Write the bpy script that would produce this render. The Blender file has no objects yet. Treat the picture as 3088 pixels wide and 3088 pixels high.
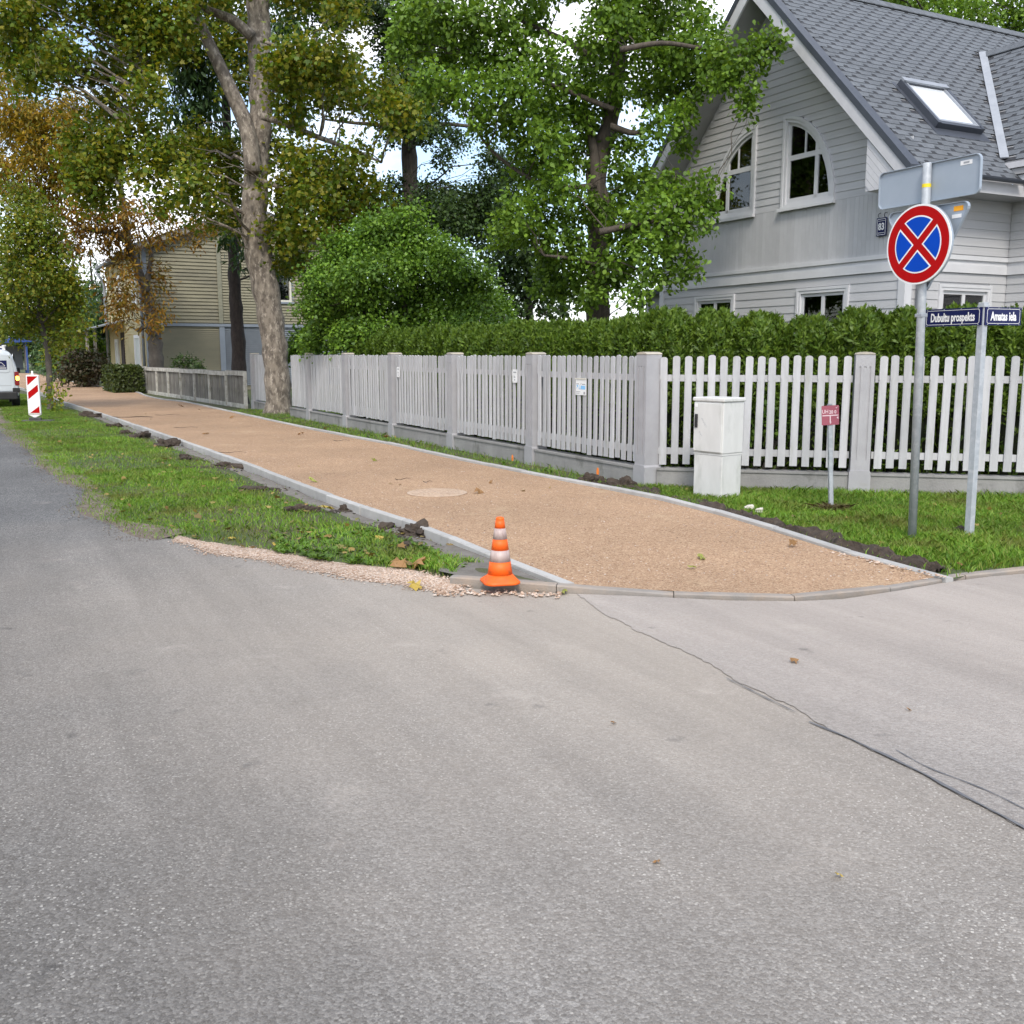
import bpy, bmesh, math, random
import numpy as np
from mathutils import Vector, Matrix

# ------------------------------------------------------------------ camera, sky, sun, exposure
SC = bpy.context.scene
COL = SC.collection
W = 3088.0; F = 3050.0; HOR = 1067.0; CH = 1.65          # photograph size, focal length in its pixels, horizon row, eye height
PITCH = math.atan((W / 2 - HOR) / F)
cam_d = bpy.data.cameras.new('camera'); cam = bpy.data.objects.new('camera', cam_d); COL.objects.link(cam)
cam.location = (0, 0, CH); cam.rotation_euler = (math.pi / 2 - PITCH, 0, 0)
cam_d.sensor_width = 36; cam_d.lens = 36 * F / W; cam_d.clip_end = 2000; cam_d.clip_start = 0.05
SC.camera = cam

SUN_EL = math.radians(46); SUN_AZ = math.radians(181)       # compass style: 0 = +Y, clockwise; behind the camera
world = bpy.data.worlds.new('World'); SC.world = world; world.use_nodes = True
nt = world.node_tree; nt.nodes.clear()
w_out = nt.nodes.new('ShaderNodeOutputWorld'); w_bg = nt.nodes.new('ShaderNodeBackground')
w_sky = nt.nodes.new('ShaderNodeTexSky'); w_sky.sky_type = 'NISHITA'; w_sky.sun_disc = False
w_sky.sun_elevation = SUN_EL; w_sky.sun_rotation = SUN_AZ; w_sky.air_density = 1.0; w_sky.dust_density = 1.6; w_sky.ozone_density = 1.2
w_tc = nt.nodes.new('ShaderNodeTexCoord'); w_map = nt.nodes.new('ShaderNodeMapping'); w_map.inputs['Scale'].default_value = (1, 1, 2.2)
w_n = nt.nodes.new('ShaderNodeTexNoise'); w_n.inputs['Scale'].default_value = 2.6; w_n.inputs['Detail'].default_value = 9; w_n.inputs['Roughness'].default_value = .56
w_r = nt.nodes.new('ShaderNodeValToRGB'); w_r.color_ramp.elements[0].position = .46; w_r.color_ramp.elements[1].position = .60; w_r.color_ramp.elements[0].color = (.10, .10, .10, 1)
w_mix = nt.nodes.new('ShaderNodeMixRGB'); w_mix.inputs[2].default_value = (11.5, 11.8, 12.4, 1)
nt.links.new(w_tc.outputs['Generated'], w_map.inputs[0]); nt.links.new(w_map.outputs[0], w_n.inputs['Vector'])
nt.links.new(w_n.outputs[0], w_r.inputs[0]); nt.links.new(w_r.outputs[0], w_mix.inputs[0])
w_gain = nt.nodes.new('ShaderNodeMixRGB'); w_gain.blend_type = 'MULTIPLY'; w_gain.inputs[0].default_value = 1; w_gain.inputs[2].default_value = (1.45, 1.5, 1.55, 1); nt.links.new(w_sky.outputs[0], w_gain.inputs[1]); nt.links.new(w_gain.outputs[0], w_mix.inputs[1]); nt.links.new(w_mix.outputs[0], w_bg.inputs[0])
w_bg.inputs['Strength'].default_value = 0.095
nt.links.new(w_bg.outputs[0], w_out.inputs[0])

sun_d = bpy.data.lights.new('sun', 'SUN'); sun_d.energy = 1.5; sun_d.angle = math.radians(13); sun_d.color = (1.0, .93, .83)
sun = bpy.data.objects.new('sun', sun_d); COL.objects.link(sun)
_dir = Vector((math.sin(SUN_AZ) * math.cos(SUN_EL), math.cos(SUN_AZ) * math.cos(SUN_EL), math.sin(SUN_EL)))
sun.rotation_euler = _dir.to_track_quat('Z', 'Y').to_euler(); sun.location = _dir * 60
SC.view_settings.view_transform = 'Standard'; SC.view_settings.look = 'None'; SC.view_settings.gamma = 1
SC.view_settings.exposure = 0.84
SC.view_settings.use_curve_mapping = False
SC.cycles.max_bounces = 8; SC.cycles.transparent_max_bounces = 12

# ------------------------------------------------------------------ photograph pixel -> place
_cp, _sp = math.cos(PITCH), math.sin(PITCH)
def ray(x, y):
    u = (x - W / 2) / F; v = -(y - W / 2) / F
    return Vector((u, _cp + v * _sp, -_sp + v * _cp))
def G(x, y, z=0.0):                                   # on the ground (height z)
    r = ray(x, y); t = (z - CH) / r.z
    return Vector((r.x * t, r.y * t, z))
def AT(x, y, Y):                                      # at a known distance Y
    r = ray(x, y); t = Y / r.y
    return Vector((r.x * t, Y, CH + r.z * t))
TH = math.radians(28); DV = Vector((-math.sin(TH), math.cos(TH), 0)); RV = Vector((math.cos(TH), math.sin(TH), 0))

# ------------------------------------------------------------------ helpers
def tag(o, label=None, cat=None, group=None, kind=None):
    if label: o['label'] = label
    if cat: o['category'] = cat
    if group: o['group'] = group
    if kind: o['kind'] = kind
    return o
def thing(name, label, cat, loc=(0, 0, 0), rz=0.0, group=None):
    o = bpy.data.objects.new(name, None); COL.objects.link(o); o.empty_display_size = .2
    o.location = loc; o.rotation_euler = (0, 0, rz)
    return tag(o, label, cat, group)
def link(name, me, mat=None, parent=None, loc=None, rot=None, scale=None):
    o = bpy.data.objects.new(name, me); COL.objects.link(o)
    if mat is not None and not me.materials: me.materials.append(mat)
    if parent is not None: o.parent = parent
    if loc is not None: o.location = loc
    if rot is not None: o.rotation_euler = rot
    if scale is not None: o.scale = scale
    return o

class MB:
    def __init__(s): s.v = []; s.f = []
    def add(s, vs, fs):
        n = len(s.v); s.v += [tuple(q) for q in vs]; s.f += [tuple(i + n for i in f) for f in fs]; return s
    def box(s, x0, x1, y0, y1, z0, z1):
        return s.add([(x0, y0, z0), (x1, y0, z0), (x1, y1, z0), (x0, y1, z0), (x0, y0, z1), (x1, y0, z1), (x1, y1, z1), (x0, y1, z1)],
                     [(0, 3, 2, 1), (4, 5, 6, 7), (0, 1, 5, 4), (1, 2, 6, 5), (2, 3, 7, 6), (3, 0, 4, 7)])
    def ext(s, pts, plane, h0, h1):                   # polygon extruded along the third axis
        def P(a, b, h): return {'xy': (a, b, h), 'xz': (a, h, b), 'yz': (h, a, b)}[plane]
        n = len(pts); vs = [P(a, b, h0) for a, b in pts] + [P(a, b, h1) for a, b in pts]
        return s.add(vs, [tuple(range(n - 1, -1, -1)), tuple(range(n, 2 * n))] + [(i, (i + 1) % n, n + (i + 1) % n, n + i) for i in range(n)])
    def ring(s, outer, inner, plane, h0, h1):         # frame between two outlines with the same number of points
        def P(a, b, h): return {'xy': (a, b, h), 'xz': (a, h, b), 'yz': (h, a, b)}[plane]
        n = len(outer); vs = [P(a, b, h0) for a, b in outer] + [P(a, b, h0) for a, b in inner] + [P(a, b, h1) for a, b in outer] + [P(a, b, h1) for a, b in inner]
        fs = []
        for i in range(n):
            j = (i + 1) % n
            fs += [(i, n + i, n + j, j), (2 * n + i, 2 * n + j, 3 * n + j, 3 * n + i), (i, j, 2 * n + j, 2 * n + i), (n + i, 3 * n + i, 3 * n + j, n + j)]
        return s.add(vs, fs)
    def bar(s, p, q, w, t, up=(0, 0, 1)):             # square bar from p to q
        p = Vector(p); q = Vector(q); a = (q - p).normalized(); u = Vector(up)
        b = a.cross(u)
        if b.length < 1e-4: b = a.cross(Vector((1, 0, 0)))
        b.normalize(); c = b.cross(a)
        vs = []
        for e in (p, q):
            for i, j in ((-1, -1), (1, -1), (1, 1), (-1, 1)): vs.append(e + b * (i * w / 2) + c * (j * t / 2))
        return s.add(vs, [(0, 1, 2, 3), (7, 6, 5, 4), (0, 4, 5, 1), (1, 5, 6, 2), (2, 6, 7, 3), (3, 7, 4, 0)])
    def tube(s, pts, rad, n=8):
        pts = [Vector(p) for p in pts]; m = len(pts); vs = []; fs = []
        if not isinstance(rad, (list, tuple)): rad = [rad] * m
        prev = None
        for i, p in enumerate(pts):
            a = (pts[min(i + 1, m - 1)] - pts[max(i - 1, 0)]).normalized()
            b = a.cross(Vector((0, 1, 0)) if abs(a.y) < .9 else Vector((1, 0, 0))).normalized() if prev is None else (prev - a * prev.dot(a)).normalized()
            prev = b; c = a.cross(b)
            for k in range(n):
                t = 2 * math.pi * k / n; vs.append(p + (b * math.cos(t) + c * math.sin(t)) * rad[i])
        for i in range(m - 1):
            for k in range(n):
                k2 = (k + 1) % n; fs.append((i * n + k, i * n + k2, (i + 1) * n + k2, (i + 1) * n + k))
        fs += [tuple(range(n - 1, -1, -1)), tuple(range((m - 1) * n, m * n))]
        return s.add(vs, fs)
    def lathe(s, prof, n=24, c=(0, 0, 0)):
        vs = []; fs = []; m = len(prof)
        for r, z in prof:
            for k in range(n):
                t = 2 * math.pi * k / n; vs.append((c[0] + r * math.cos(t), c[1] + r * math.sin(t), c[2] + z))
        for i in range(m - 1):
            for k in range(n):
                k2 = (k + 1) % n; fs.append((i * n + k, i * n + k2, (i + 1) * n + k2, (i + 1) * n + k))
        fs += [tuple(range(n - 1, -1, -1)), tuple(range((m - 1) * n, m * n))]
        return s.add(vs, fs)
    def mesh(s, name, mat=None, smooth=False):
        me = bpy.data.meshes.new(name); me.from_pydata([tuple(v) for v in s.v], [], s.f)
        bm = bmesh.new(); bm.from_mesh(me); bmesh.ops.recalc_face_normals(bm, faces=bm.faces); bm.to_mesh(me); bm.free()
        if smooth: me.polygons.foreach_set('use_smooth', [True] * len(me.polygons))
        if mat is not None: me.materials.append(mat)
        return me
    def build(s, name, mat, parent=None, smooth=False, bevel=0, loc=None, rot=None, kind=None, label=None):
        o = link(name, s.mesh(name, mat, smooth), None, parent, loc, rot)
        if bevel:
            b = o.modifiers.new('bevel', 'BEVEL'); b.width = bevel; b.segments = 2; b.limit_method = 'ANGLE'
        return tag(o, label, None, None, kind)

def np_mesh(name, V, k, mat=None, smooth=False):      # V: (n*k,3) vertices, every k of them one face
    n = len(V) // k; me = bpy.data.meshes.new(name)
    me.vertices.add(len(V)); me.vertices.foreach_set('co', np.ascontiguousarray(V, dtype=np.float32).ravel())
    me.loops.add(len(V)); me.loops.foreach_set('vertex_index', np.arange(len(V), dtype=np.int32))
    me.polygons.add(n); me.polygons.foreach_set('loop_start', np.arange(0, len(V), k, dtype=np.int32))
    if smooth: me.polygons.foreach_set('use_smooth', np.ones(n, dtype=bool))
    me.update(calc_edges=True)
    if mat is not None: me.materials.append(mat)
    return me
def grid_mesh(name, P, mat, smooth=True):             # P: (m,n,3)
    m, n = P.shape[:2]; V = P.reshape(-1, 3)
    i, j = np.meshgrid(np.arange(m - 1), np.arange(n - 1), indexing='ij'); a = (i * n + j).ravel()
    me = bpy.data.meshes.new(name); me.from_pydata([tuple(v) for v in V], [], [(int(q), int(q + n), int(q + n + 1), int(q + 1)) for q in a])
    if smooth: me.polygons.foreach_set('use_smooth', [True] * len(me.polygons))
    me.materials.append(mat)
    bm = bmesh.new(); bm.from_mesh(me)
    if sum(f.normal.z for f in bm.faces) < 0: bmesh.ops.reverse_faces(bm, faces=bm.faces)
    bm.to_mesh(me); bm.free()
    return me
def flat(name, pts, z, mat, kind='structure', parent=None):
    me = bpy.data.meshes.new(name); bm = bmesh.new()
    f = bm.faces.new([bm.verts.new((p[0], p[1], z)) for p in pts]); f.normal_update()
    if f.normal.z < 0: f.normal_flip()
    bmesh.ops.triangulate(bm, faces=bm.faces); bm.to_mesh(me); bm.free(); me.materials.append(mat)
    o = link(name, me, None, parent)
    if kind: o['kind'] = kind
    return o
def smooth_line(pts, step):                           # Catmull-Rom, resampled at even steps
    pts = [np.array(p, float) for p in pts]; P = [2 * pts[0] - pts[1]] + pts + [2 * pts[-1] - pts[-2]]; out = []
    for i in range(1, len(P) - 2):
        for t in np.linspace(0, 1, 24, endpoint=False):
            a, b, c, d = P[i - 1], P[i], P[i + 1], P[i + 2]
            out.append(.5 * (2 * b + (c - a) * t + (2 * a - 5 * b + 4 * c - d) * t * t + (3 * b - a - 3 * c + d) * t ** 3))
    out.append(pts[-1]); out = np.array(out); s = np.r_[0, np.cumsum(np.linalg.norm(np.diff(out, axis=0), axis=1))]
    n = max(2, int(round(s[-1] / step)) + 1); q = np.linspace(0, s[-1], n)
    return np.stack([np.interp(q, s, out[:, k]) for k in range(out.shape[1])], 1)
def offset_line(L, w):                                # shift a polyline sideways (to its left)
    t = np.gradient(L[:, :2], axis=0); t /= np.linalg.norm(t, axis=1)[:, None] + 1e-9
    o = L.copy(); o[:, 0] += -t[:, 1] * w; o[:, 1] += t[:, 0] * w; return o
def vnoise(x, y, s=1.0, seed=0):                      # cheap smooth noise from sines
    r = np.random.default_rng(seed); v = 0
    for k in range(7):
        a = r.uniform(0, 6.28); f = s * r.uniform(.5, 2.2); v = v + np.sin((x * math.cos(a) + y * math.sin(a)) * f + r.uniform(0, 6.28))
    return v / 4.2

# ------------------------------------------------------------------ materials
def _nodes(name):
    m = bpy.data.materials.new(name); m.use_nodes = True; t = m.node_tree; t.nodes.clear()
    out = t.nodes.new('ShaderNodeOutputMaterial'); b = t.nodes.new('ShaderNodeBsdfPrincipled'); t.links.new(b.outputs[0], out.inputs[0])
    return m, t, b, out
def N(t, kind, **kw):
    n = t.nodes.new(kind)
    for k, v in kw.items():
        if k in n.inputs: n.inputs[k].default_value = v
        else: setattr(n, k, v)
    return n
def mixc(t, fac, a, b, mode='MIX'):
    n = t.nodes.new('ShaderNodeMixRGB'); n.blend_type = mode
    for i, x in ((0, fac), (1, a), (2, b)):
        if hasattr(x, 'links') or isinstance(x, bpy.types.NodeSocket): t.links.new(x, n.inputs[i])
        elif i == 0: n.inputs[0].default_value = x
        else: n.inputs[i].default_value = (*x[:3], 1)
    return n.outputs[0]
def ramp(t, src, stops):
    r = t.nodes.new('ShaderNodeValToRGB'); e = r.color_ramp.elements
    while len(e) < len(stops): e.new(.5)
    for q, (p, c) in zip(e, stops): q.position = p; q.color = (*c, 1) if len(c) == 3 else c
    t.links.new(src, r.inputs[0]); return r.outputs[0]
def grey(a): return (a, a, a)
def M(name, c, c2=None, scale=4, rough=.6, bump=0., bscale=60, metal=0., spec=.5, stretch=(1, 1, 1), lo=.35, hi=.7, rnd=0., pos=False, dirt=None, dscale=2.2, dlo=.55, dhi=.75, coat=0.):
    m, t, b, out = _nodes(name); c2 = c2 or tuple(x * .82 for x in c)
    if pos: g = t.nodes.new('ShaderNodeNewGeometry'); vec = g.outputs['Position']
    else: g = t.nodes.new('ShaderNodeTexCoord'); vec = g.outputs['Object']
    mp = N(t, 'ShaderNodeMapping', Scale=stretch); t.links.new(vec, mp.inputs[0])
    oi = t.nodes.new('ShaderNodeObjectInfo')
    ad = t.nodes.new('ShaderNodeVectorMath'); ad.operation = 'MULTIPLY_ADD'; ad.inputs[1].default_value = (13, 7, 5)
    t.links.new(oi.outputs['Random'], ad.inputs[0]); t.links.new(mp.outputs[0], ad.inputs[2]); v = ad.outputs[0]
    n = N(t, 'ShaderNodeTexNoise', Scale=scale, Detail=7, Roughness=.6); t.links.new(v, n.inputs['Vector'])
    col = mixc(t, ramp(t, n.outputs[0], [(lo, grey(0)), (hi, grey(1))]), c, c2)
    if dirt:
        n2 = N(t, 'ShaderNodeTexNoise', Scale=dscale, Detail=9, Roughness=.68); t.links.new(v, n2.inputs['Vector'])
        col = mixc(t, ramp(t, n2.outputs[0], [(dlo, grey(0)), (dhi, grey(1))]), col, dirt)
    if rnd:
        mr = N(t, 'ShaderNodeMapRange'); mr.inputs[3].default_value = 1 - rnd; mr.inputs[4].default_value = 1 + rnd
        t.links.new(oi.outputs['Random'], mr.inputs[0]); col = mixc(t, 1.0, col, mr.outputs[0], 'MULTIPLY')
    t.links.new(col, b.inputs['Base Color']); b.inputs['Roughness'].default_value = rough; b.inputs['Metallic'].default_value = metal
    b.inputs['Specular IOR Level'].default_value = spec; b.inputs['Coat Weight'].default_value = coat
    if bump:
        bn = N(t, 'ShaderNodeTexNoise', Scale=bscale, Detail=6, Roughness=.65); t.links.new(v, bn.inputs['Vector'])
        bp = N(t, 'ShaderNodeBump', Strength=bump, Distance=.02); t.links.new(bn.outputs[0], bp.inputs['Height']); t.links.new(bp.outputs[0], b.inputs['Normal'])
    return m
def leafmat(name, cols, trans=.35, big=(.75, 1.2), rough=.5, dry=None):
    m, t, b, out = _nodes(name); g = t.nodes.new('ShaderNodeNewGeometry')
    st = [(i / max(1, len(cols) - 1), c) for i, c in enumerate(cols)]
    col = ramp(t, g.outputs['Random Per Island'], st)
    n = N(t, 'ShaderNodeTexNoise', Scale=.9, Detail=3); t.links.new(g.outputs['Position'], n.inputs['Vector'])
    mr = N(t, 'ShaderNodeMapRange'); mr.inputs[1].default_value = .3; mr.inputs[2].default_value = .7; mr.inputs[3].default_value = big[0]; mr.inputs[4].default_value = big[1]
    t.links.new(n.outputs[0], mr.inputs[0]); col = mixc(t, 1.0, col, mr.outputs[0], 'MULTIPLY')
    if dry:
        nd = N(t, 'ShaderNodeTexNoise', Scale=1.5, Detail=6, Roughness=.6); t.links.new(g.outputs['Position'], nd.inputs['Vector']); col = mixc(t, ramp(t, nd.outputs[0], [(.50, grey(0)), (.68, grey(.75))]), col, dry)
    t.links.new(col, b.inputs['Base Color']); b.inputs['Roughness'].default_value = rough; b.inputs['Specular IOR Level'].default_value = .35
    tr = t.nodes.new('ShaderNodeBsdfTranslucent'); tc = mixc(t, 1.0, col, (1.25, 1.15, .55), 'MULTIPLY'); t.links.new(tc, tr.inputs[0])
    mx = t.nodes.new('ShaderNodeMixShader'); mx.inputs[0].default_value = trans
    t.links.new(b.outputs[0], mx.inputs[1]); t.links.new(tr.outputs[0], mx.inputs[2]); t.links.new(mx.outputs[0], out.inputs[0])
    return m
def stony(name, cols, cell, spots=None, dust=None, dpos=None, dr=(1.5, 5), big=(.85, 1.12), rough=.88, bump=.5, patch=None, stain=False, gap_shade=False):
    """small stones set in a surface: one colour per cell, wide soft patches, dust lying round a place"""
    m, t, b, out = _nodes(name); g = t.nodes.new('ShaderNodeNewGeometry'); p = g.outputs['Position']
    v = N(t, 'ShaderNodeTexVoronoi', Scale=cell); t.links.new(p, v.inputs['Vector'])
    sep = t.nodes.new('ShaderNodeSeparateColor'); t.links.new(v.outputs['Color'], sep.inputs[0])
    col = ramp(t, sep.outputs[0], [(i / (len(cols) - 1), c) for i, c in enumerate(cols)])
    v2 = N(t, 'ShaderNodeTexVoronoi', Scale=cell * 2.7); t.links.new(p, v2.inputs['Vector'])
    s2 = t.nodes.new('ShaderNodeSeparateColor'); t.links.new(v2.outputs['Color'], s2.inputs[0])
    col = mixc(t, .4, col, ramp(t, s2.outputs[1], [(i / (len(cols) - 1), c) for i, c in enumerate(cols)]))
    n = N(t, 'ShaderNodeTexNoise', Scale=.55, Detail=8, Roughness=.6); t.links.new(p, n.inputs['Vector'])
    mr = N(t, 'ShaderNodeMapRange'); mr.inputs[1].default_value = .3; mr.inputs[2].default_value = .7; mr.inputs[3].default_value = big[0]; mr.inputs[4].default_value = big[1]
    t.links.new(n.outputs[0], mr.inputs[0]); col = mixc(t, 1.0, col, mr.outputs[0], 'MULTIPLY')
    if spots:
        v5 = N(t, 'ShaderNodeTexVoronoi', Scale=cell * .8); t.links.new(p, v5.inputs['Vector']); s5 = t.nodes.new('ShaderNodeSeparateColor'); t.links.new(v5.outputs['Color'], s5.inputs[0])
        lt = t.nodes.new('ShaderNodeMath'); lt.operation = 'LESS_THAN'; t.links.new(v5.outputs['Distance'], lt.inputs[0]); sz = N(t, 'ShaderNodeMapRange'); sz.inputs[3].default_value = .12; sz.inputs[4].default_value = .42; t.links.new(s5.outputs[1], sz.inputs[0]); t.links.new(sz.outputs[0], lt.inputs[1])
        mk = ramp(t, s5.outputs[2], [(.55, grey(0)), (1.0, grey(1))]); ml = t.nodes.new('ShaderNodeMath'); ml.operation = 'MULTIPLY'; t.links.new(mk, ml.inputs[0]); t.links.new(lt.outputs[0], ml.inputs[1])
        nm_ = N(t, 'ShaderNodeTexNoise', Scale=.9, Detail=4); t.links.new(p, nm_.inputs['Vector']); mq = t.nodes.new('ShaderNodeMath'); mq.operation = 'MULTIPLY'; t.links.new(ml.outputs[0], mq.inputs[0]); t.links.new(ramp(t, nm_.outputs[0], [(.38, grey(.2)), (.62, grey(1))]), mq.inputs[1])
        col = mixc(t, mq.outputs[0], col, spots)
    if dust:
        sb = t.nodes.new('ShaderNodeVectorMath'); sb.operation = 'SUBTRACT'; sb.inputs[1].default_value = (*dpos, 0); t.links.new(p, sb.inputs[0])
        sc = t.nodes.new('ShaderNodeVectorMath'); sc.operation = 'MULTIPLY'; sc.inputs[1].default_value = (.62, 1, 1); t.links.new(sb.outputs[0], sc.inputs[0])
        ln = t.nodes.new('ShaderNodeVectorMath'); ln.operation = 'LENGTH'; t.links.new(sc.outputs[0], ln.inputs[0])
        n3 = N(t, 'ShaderNodeTexNoise', Scale=.8, Detail=9, Roughness=.62); t.links.new(p, n3.inputs['Vector'])
        a = t.nodes.new('ShaderNodeMath'); a.operation = 'MULTIPLY_ADD'; a.inputs[1].default_value = 2.6; t.links.new(n3.outputs[0], a.inputs[0])
        a2 = t.nodes.new('ShaderNodeMath'); a2.operation = 'SUBTRACT'; a2.inputs[1].default_value = 1.3; t.links.new(ln.outputs['Value'], a2.inputs[0]); t.links.new(a2.outputs[0], a.inputs[2])
        m3 = N(t, 'ShaderNodeMapRange'); m3.inputs[1].default_value = dr[0]; m3.inputs[2].default_value = dr[1]; m3.inputs[3].default_value = .72; m3.inputs[4].default_value = 0
        t.links.new(a.outputs[0], m3.inputs[0]); col = mixc(t, m3.outputs[0], col, dust)
    if stain:      # wheel-polished bands along the street, dark drips and pale scuffs
        mp2 = N(t, 'ShaderNodeMapping', Rotation=(0, 0, -TH)); t.links.new(p, mp2.inputs[0]); mp3 = N(t, 'ShaderNodeMapping', Scale=(1.1, .07, 1)); t.links.new(mp2.outputs[0], mp3.inputs[0])
        n6 = N(t, 'ShaderNodeTexNoise', Scale=1.3, Detail=6, Roughness=.65); t.links.new(mp3.outputs[0], n6.inputs['Vector']); m6 = N(t, 'ShaderNodeMapRange'); m6.inputs[1].default_value = .35; m6.inputs[2].default_value = .65; m6.inputs[3].default_value = .86; m6.inputs[4].default_value = 1.12
        t.links.new(n6.outputs[0], m6.inputs[0]); col = mixc(t, 1.0, col, m6.outputs[0], 'MULTIPLY')
        n7 = N(t, 'ShaderNodeTexNoise', Scale=3.4, Detail=5, Roughness=.55); t.links.new(p, n7.inputs['Vector']); col = mixc(t, ramp(t, n7.outputs[0], [(.66, grey(0)), (.74, grey(.5))]), col, (.06, .058, .057))
        n8 = N(t, 'ShaderNodeTexNoise', Scale=1.7, Detail=8, Roughness=.7); mp8 = N(t, 'ShaderNodeMapping', Location=(9.1, 4.2, 0)); t.links.new(p, mp8.inputs[0]); t.links.new(mp8.outputs[0], n8.inputs['Vector']); col = mixc(t, ramp(t, n8.outputs[0], [(.60, grey(0)), (.74, grey(.55))]), col, (.43, .385, .34))
    if gap_shade:       # shade between stones seen steeply, painted in left of a line along the street
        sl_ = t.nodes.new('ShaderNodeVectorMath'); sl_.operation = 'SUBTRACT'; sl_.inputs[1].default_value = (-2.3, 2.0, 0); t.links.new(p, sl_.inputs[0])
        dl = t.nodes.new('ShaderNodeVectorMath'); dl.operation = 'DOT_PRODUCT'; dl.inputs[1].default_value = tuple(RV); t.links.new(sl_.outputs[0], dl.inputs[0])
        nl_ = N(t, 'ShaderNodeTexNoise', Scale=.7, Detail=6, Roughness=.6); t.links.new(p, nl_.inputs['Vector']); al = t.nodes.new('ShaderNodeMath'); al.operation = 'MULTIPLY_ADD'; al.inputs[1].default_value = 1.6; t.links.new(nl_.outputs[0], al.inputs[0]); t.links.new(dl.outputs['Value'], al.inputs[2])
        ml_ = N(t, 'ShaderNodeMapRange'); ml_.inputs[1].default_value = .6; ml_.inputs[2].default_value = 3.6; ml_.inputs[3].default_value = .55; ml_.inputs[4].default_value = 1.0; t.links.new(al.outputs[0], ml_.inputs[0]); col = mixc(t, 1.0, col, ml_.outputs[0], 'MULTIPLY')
    if patch:
        n4 = N(t, 'ShaderNodeTexNoise', Scale=1.1, Detail=10, Roughness=.7); mp = N(t, 'ShaderNodeMapping', Location=(3.3, 1.7, 0)); t.links.new(p, mp.inputs[0]); t.links.new(mp.outputs[0], n4.inputs['Vector'])
        col = mixc(t, ramp(t, n4.outputs[0], [(.58, grey(0)), (.76, grey(.7))]), col, patch)
    t.links.new(col, b.inputs['Base Color']); b.inputs['Roughness'].default_value = rough; b.inputs['Specular IOR Level'].default_value = .3
    bp = N(t, 'ShaderNodeBump', Strength=bump, Distance=.006); t.links.new(v.outputs['Distance'], bp.inputs['Height']); bp.invert = True
    t.links.new(bp.outputs[0], b.inputs['Normal'])
    return m
def glassmat(name, tint=(.55, .6, .6)):
    m, t, b, out = _nodes(name); t.nodes.remove(b)
    tr = t.nodes.new('ShaderNodeBsdfTransparent'); tr.inputs[0].default_value = (*tint, 1)
    gl = t.nodes.new('ShaderNodeBsdfGlossy'); gl.inputs['Roughness'].default_value = .02
    fr = t.nodes.new('ShaderNodeFresnel'); fr.inputs[0].default_value = 1.55
    ad = t.nodes.new('ShaderNodeMath'); ad.operation = 'MULTIPLY_ADD'; ad.inputs[1].default_value = 1.0; ad.inputs[2].default_value = .06; t.links.new(fr.outputs[0], ad.inputs[0])
    mx = t.nodes.new('ShaderNodeMixShader'); t.links.new(ad.outputs[0], mx.inputs[0]); t.links.new(tr.outputs[0], mx.inputs[1]); t.links.new(gl.outputs[0], mx.inputs[2]); t.links.new(mx.outputs[0], out.inputs[0])
    return m
def emitmat(name, c, s):
    m, t, b, out = _nodes(name); b.inputs['Base Color'].default_value = (*c, 1); b.inputs['Emission Color'].default_value = (*c, 1); b.inputs['Emission Strength'].default_value = s; return m

m_road = stony('asphalt', [(.045, .045, .046), (.09, .09, .091), (.138, .137, .136), (.195, .193, .189), (.29, .286, .277)], 100, spots=(.50, .49, .46), dust=(.40, .348, .292), dpos=(2.6, 6.4), dr=(1.4, 6.0), stain=True, gap_shade=True, bump=.55)
m_road2 = stony('worn_asphalt', [(.08, .079, .078), (.14, .138, .136), (.195, .192, .188), (.25, .246, .24), (.34, .333, .32)], 88, spots=(.42, .41, .385), dust=(.405, .352, .308), dpos=(3.4, 6.8), dr=(1.2, 6.0), stain=True, big=(.8, 1.08), bump=.7)
m_tar = M('tar', (.09, .092, .105), (.16, .16, .165), 9, .55, .3, 80, pos=True)
m_gravel = stony('gravel', [(.16, .092, .052), (.29, .178, .106), (.385, .247, .152), (.465, .31, .196), (.60, .455, .31)], 88, big=(.84, 1.1), bump=1.0, patch=(.53, .40, .26))
m_chips = stony('gravel_chips', [(.2, .14, .1), (.32, .235, .175), (.43, .335, .265), (.55, .46, .39)], 45, bump=.8)
m_ground = M('lawn_ground', (.045, .075, .018), (.085, .085, .035), 1.3, .95, .6, 40, pos=True, dirt=(.12, .085, .05), dscale=.7, dlo=.56, dhi=.7)
m_verge = M('verge_soil', (.05, .085, .02), (.075, .075, .03), 2.0, .95, .8, 30, pos=True, dirt=(.10, .075, .05), dscale=1.1, dlo=.5, dhi=.66)
m_soil = M('dark_soil', (.035, .025, .018), (.075, .055, .04), 9, .95, 1.0, 35, pos=True, dirt=(.13, .1, .075), dscale=14, dlo=.58, dhi=.72)
m_dirt = M('worn_dirt', (.17, .135, .105), (.10, .08, .06), 7, .95, .8, 40, pos=True, dirt=(.27, .23, .19), dscale=9, dlo=.52, dhi=.68)
m_sand = M('grey_sand', (.2, .185, .165), (.13, .115, .1), 6, .95, .8, 50, pos=True)
m_kerb = M('kerb_concrete', (.42, .415, .40), (.34, .335, .325), 5, .85, .25, 120, rnd=.1, dirt=(.26, .24, .21), dscale=6, dlo=.58, dhi=.78)
m_oldkerb = M('old_kerb', (.30, .275, .25), (.24, .22, .2), 5, .9, .4, 90, rnd=.08, dirt=(.36, .29, .23), dscale=3, dlo=.45, dhi=.68)
m_conc = M('wall_concrete', (.30, .295, .285), (.22, .215, .21), 2.4, .9, .35, 70, stretch=(1, 1, .6), dirt=(.085, .085, .075), dscale=2.6, dlo=.54, dhi=.74)
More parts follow.
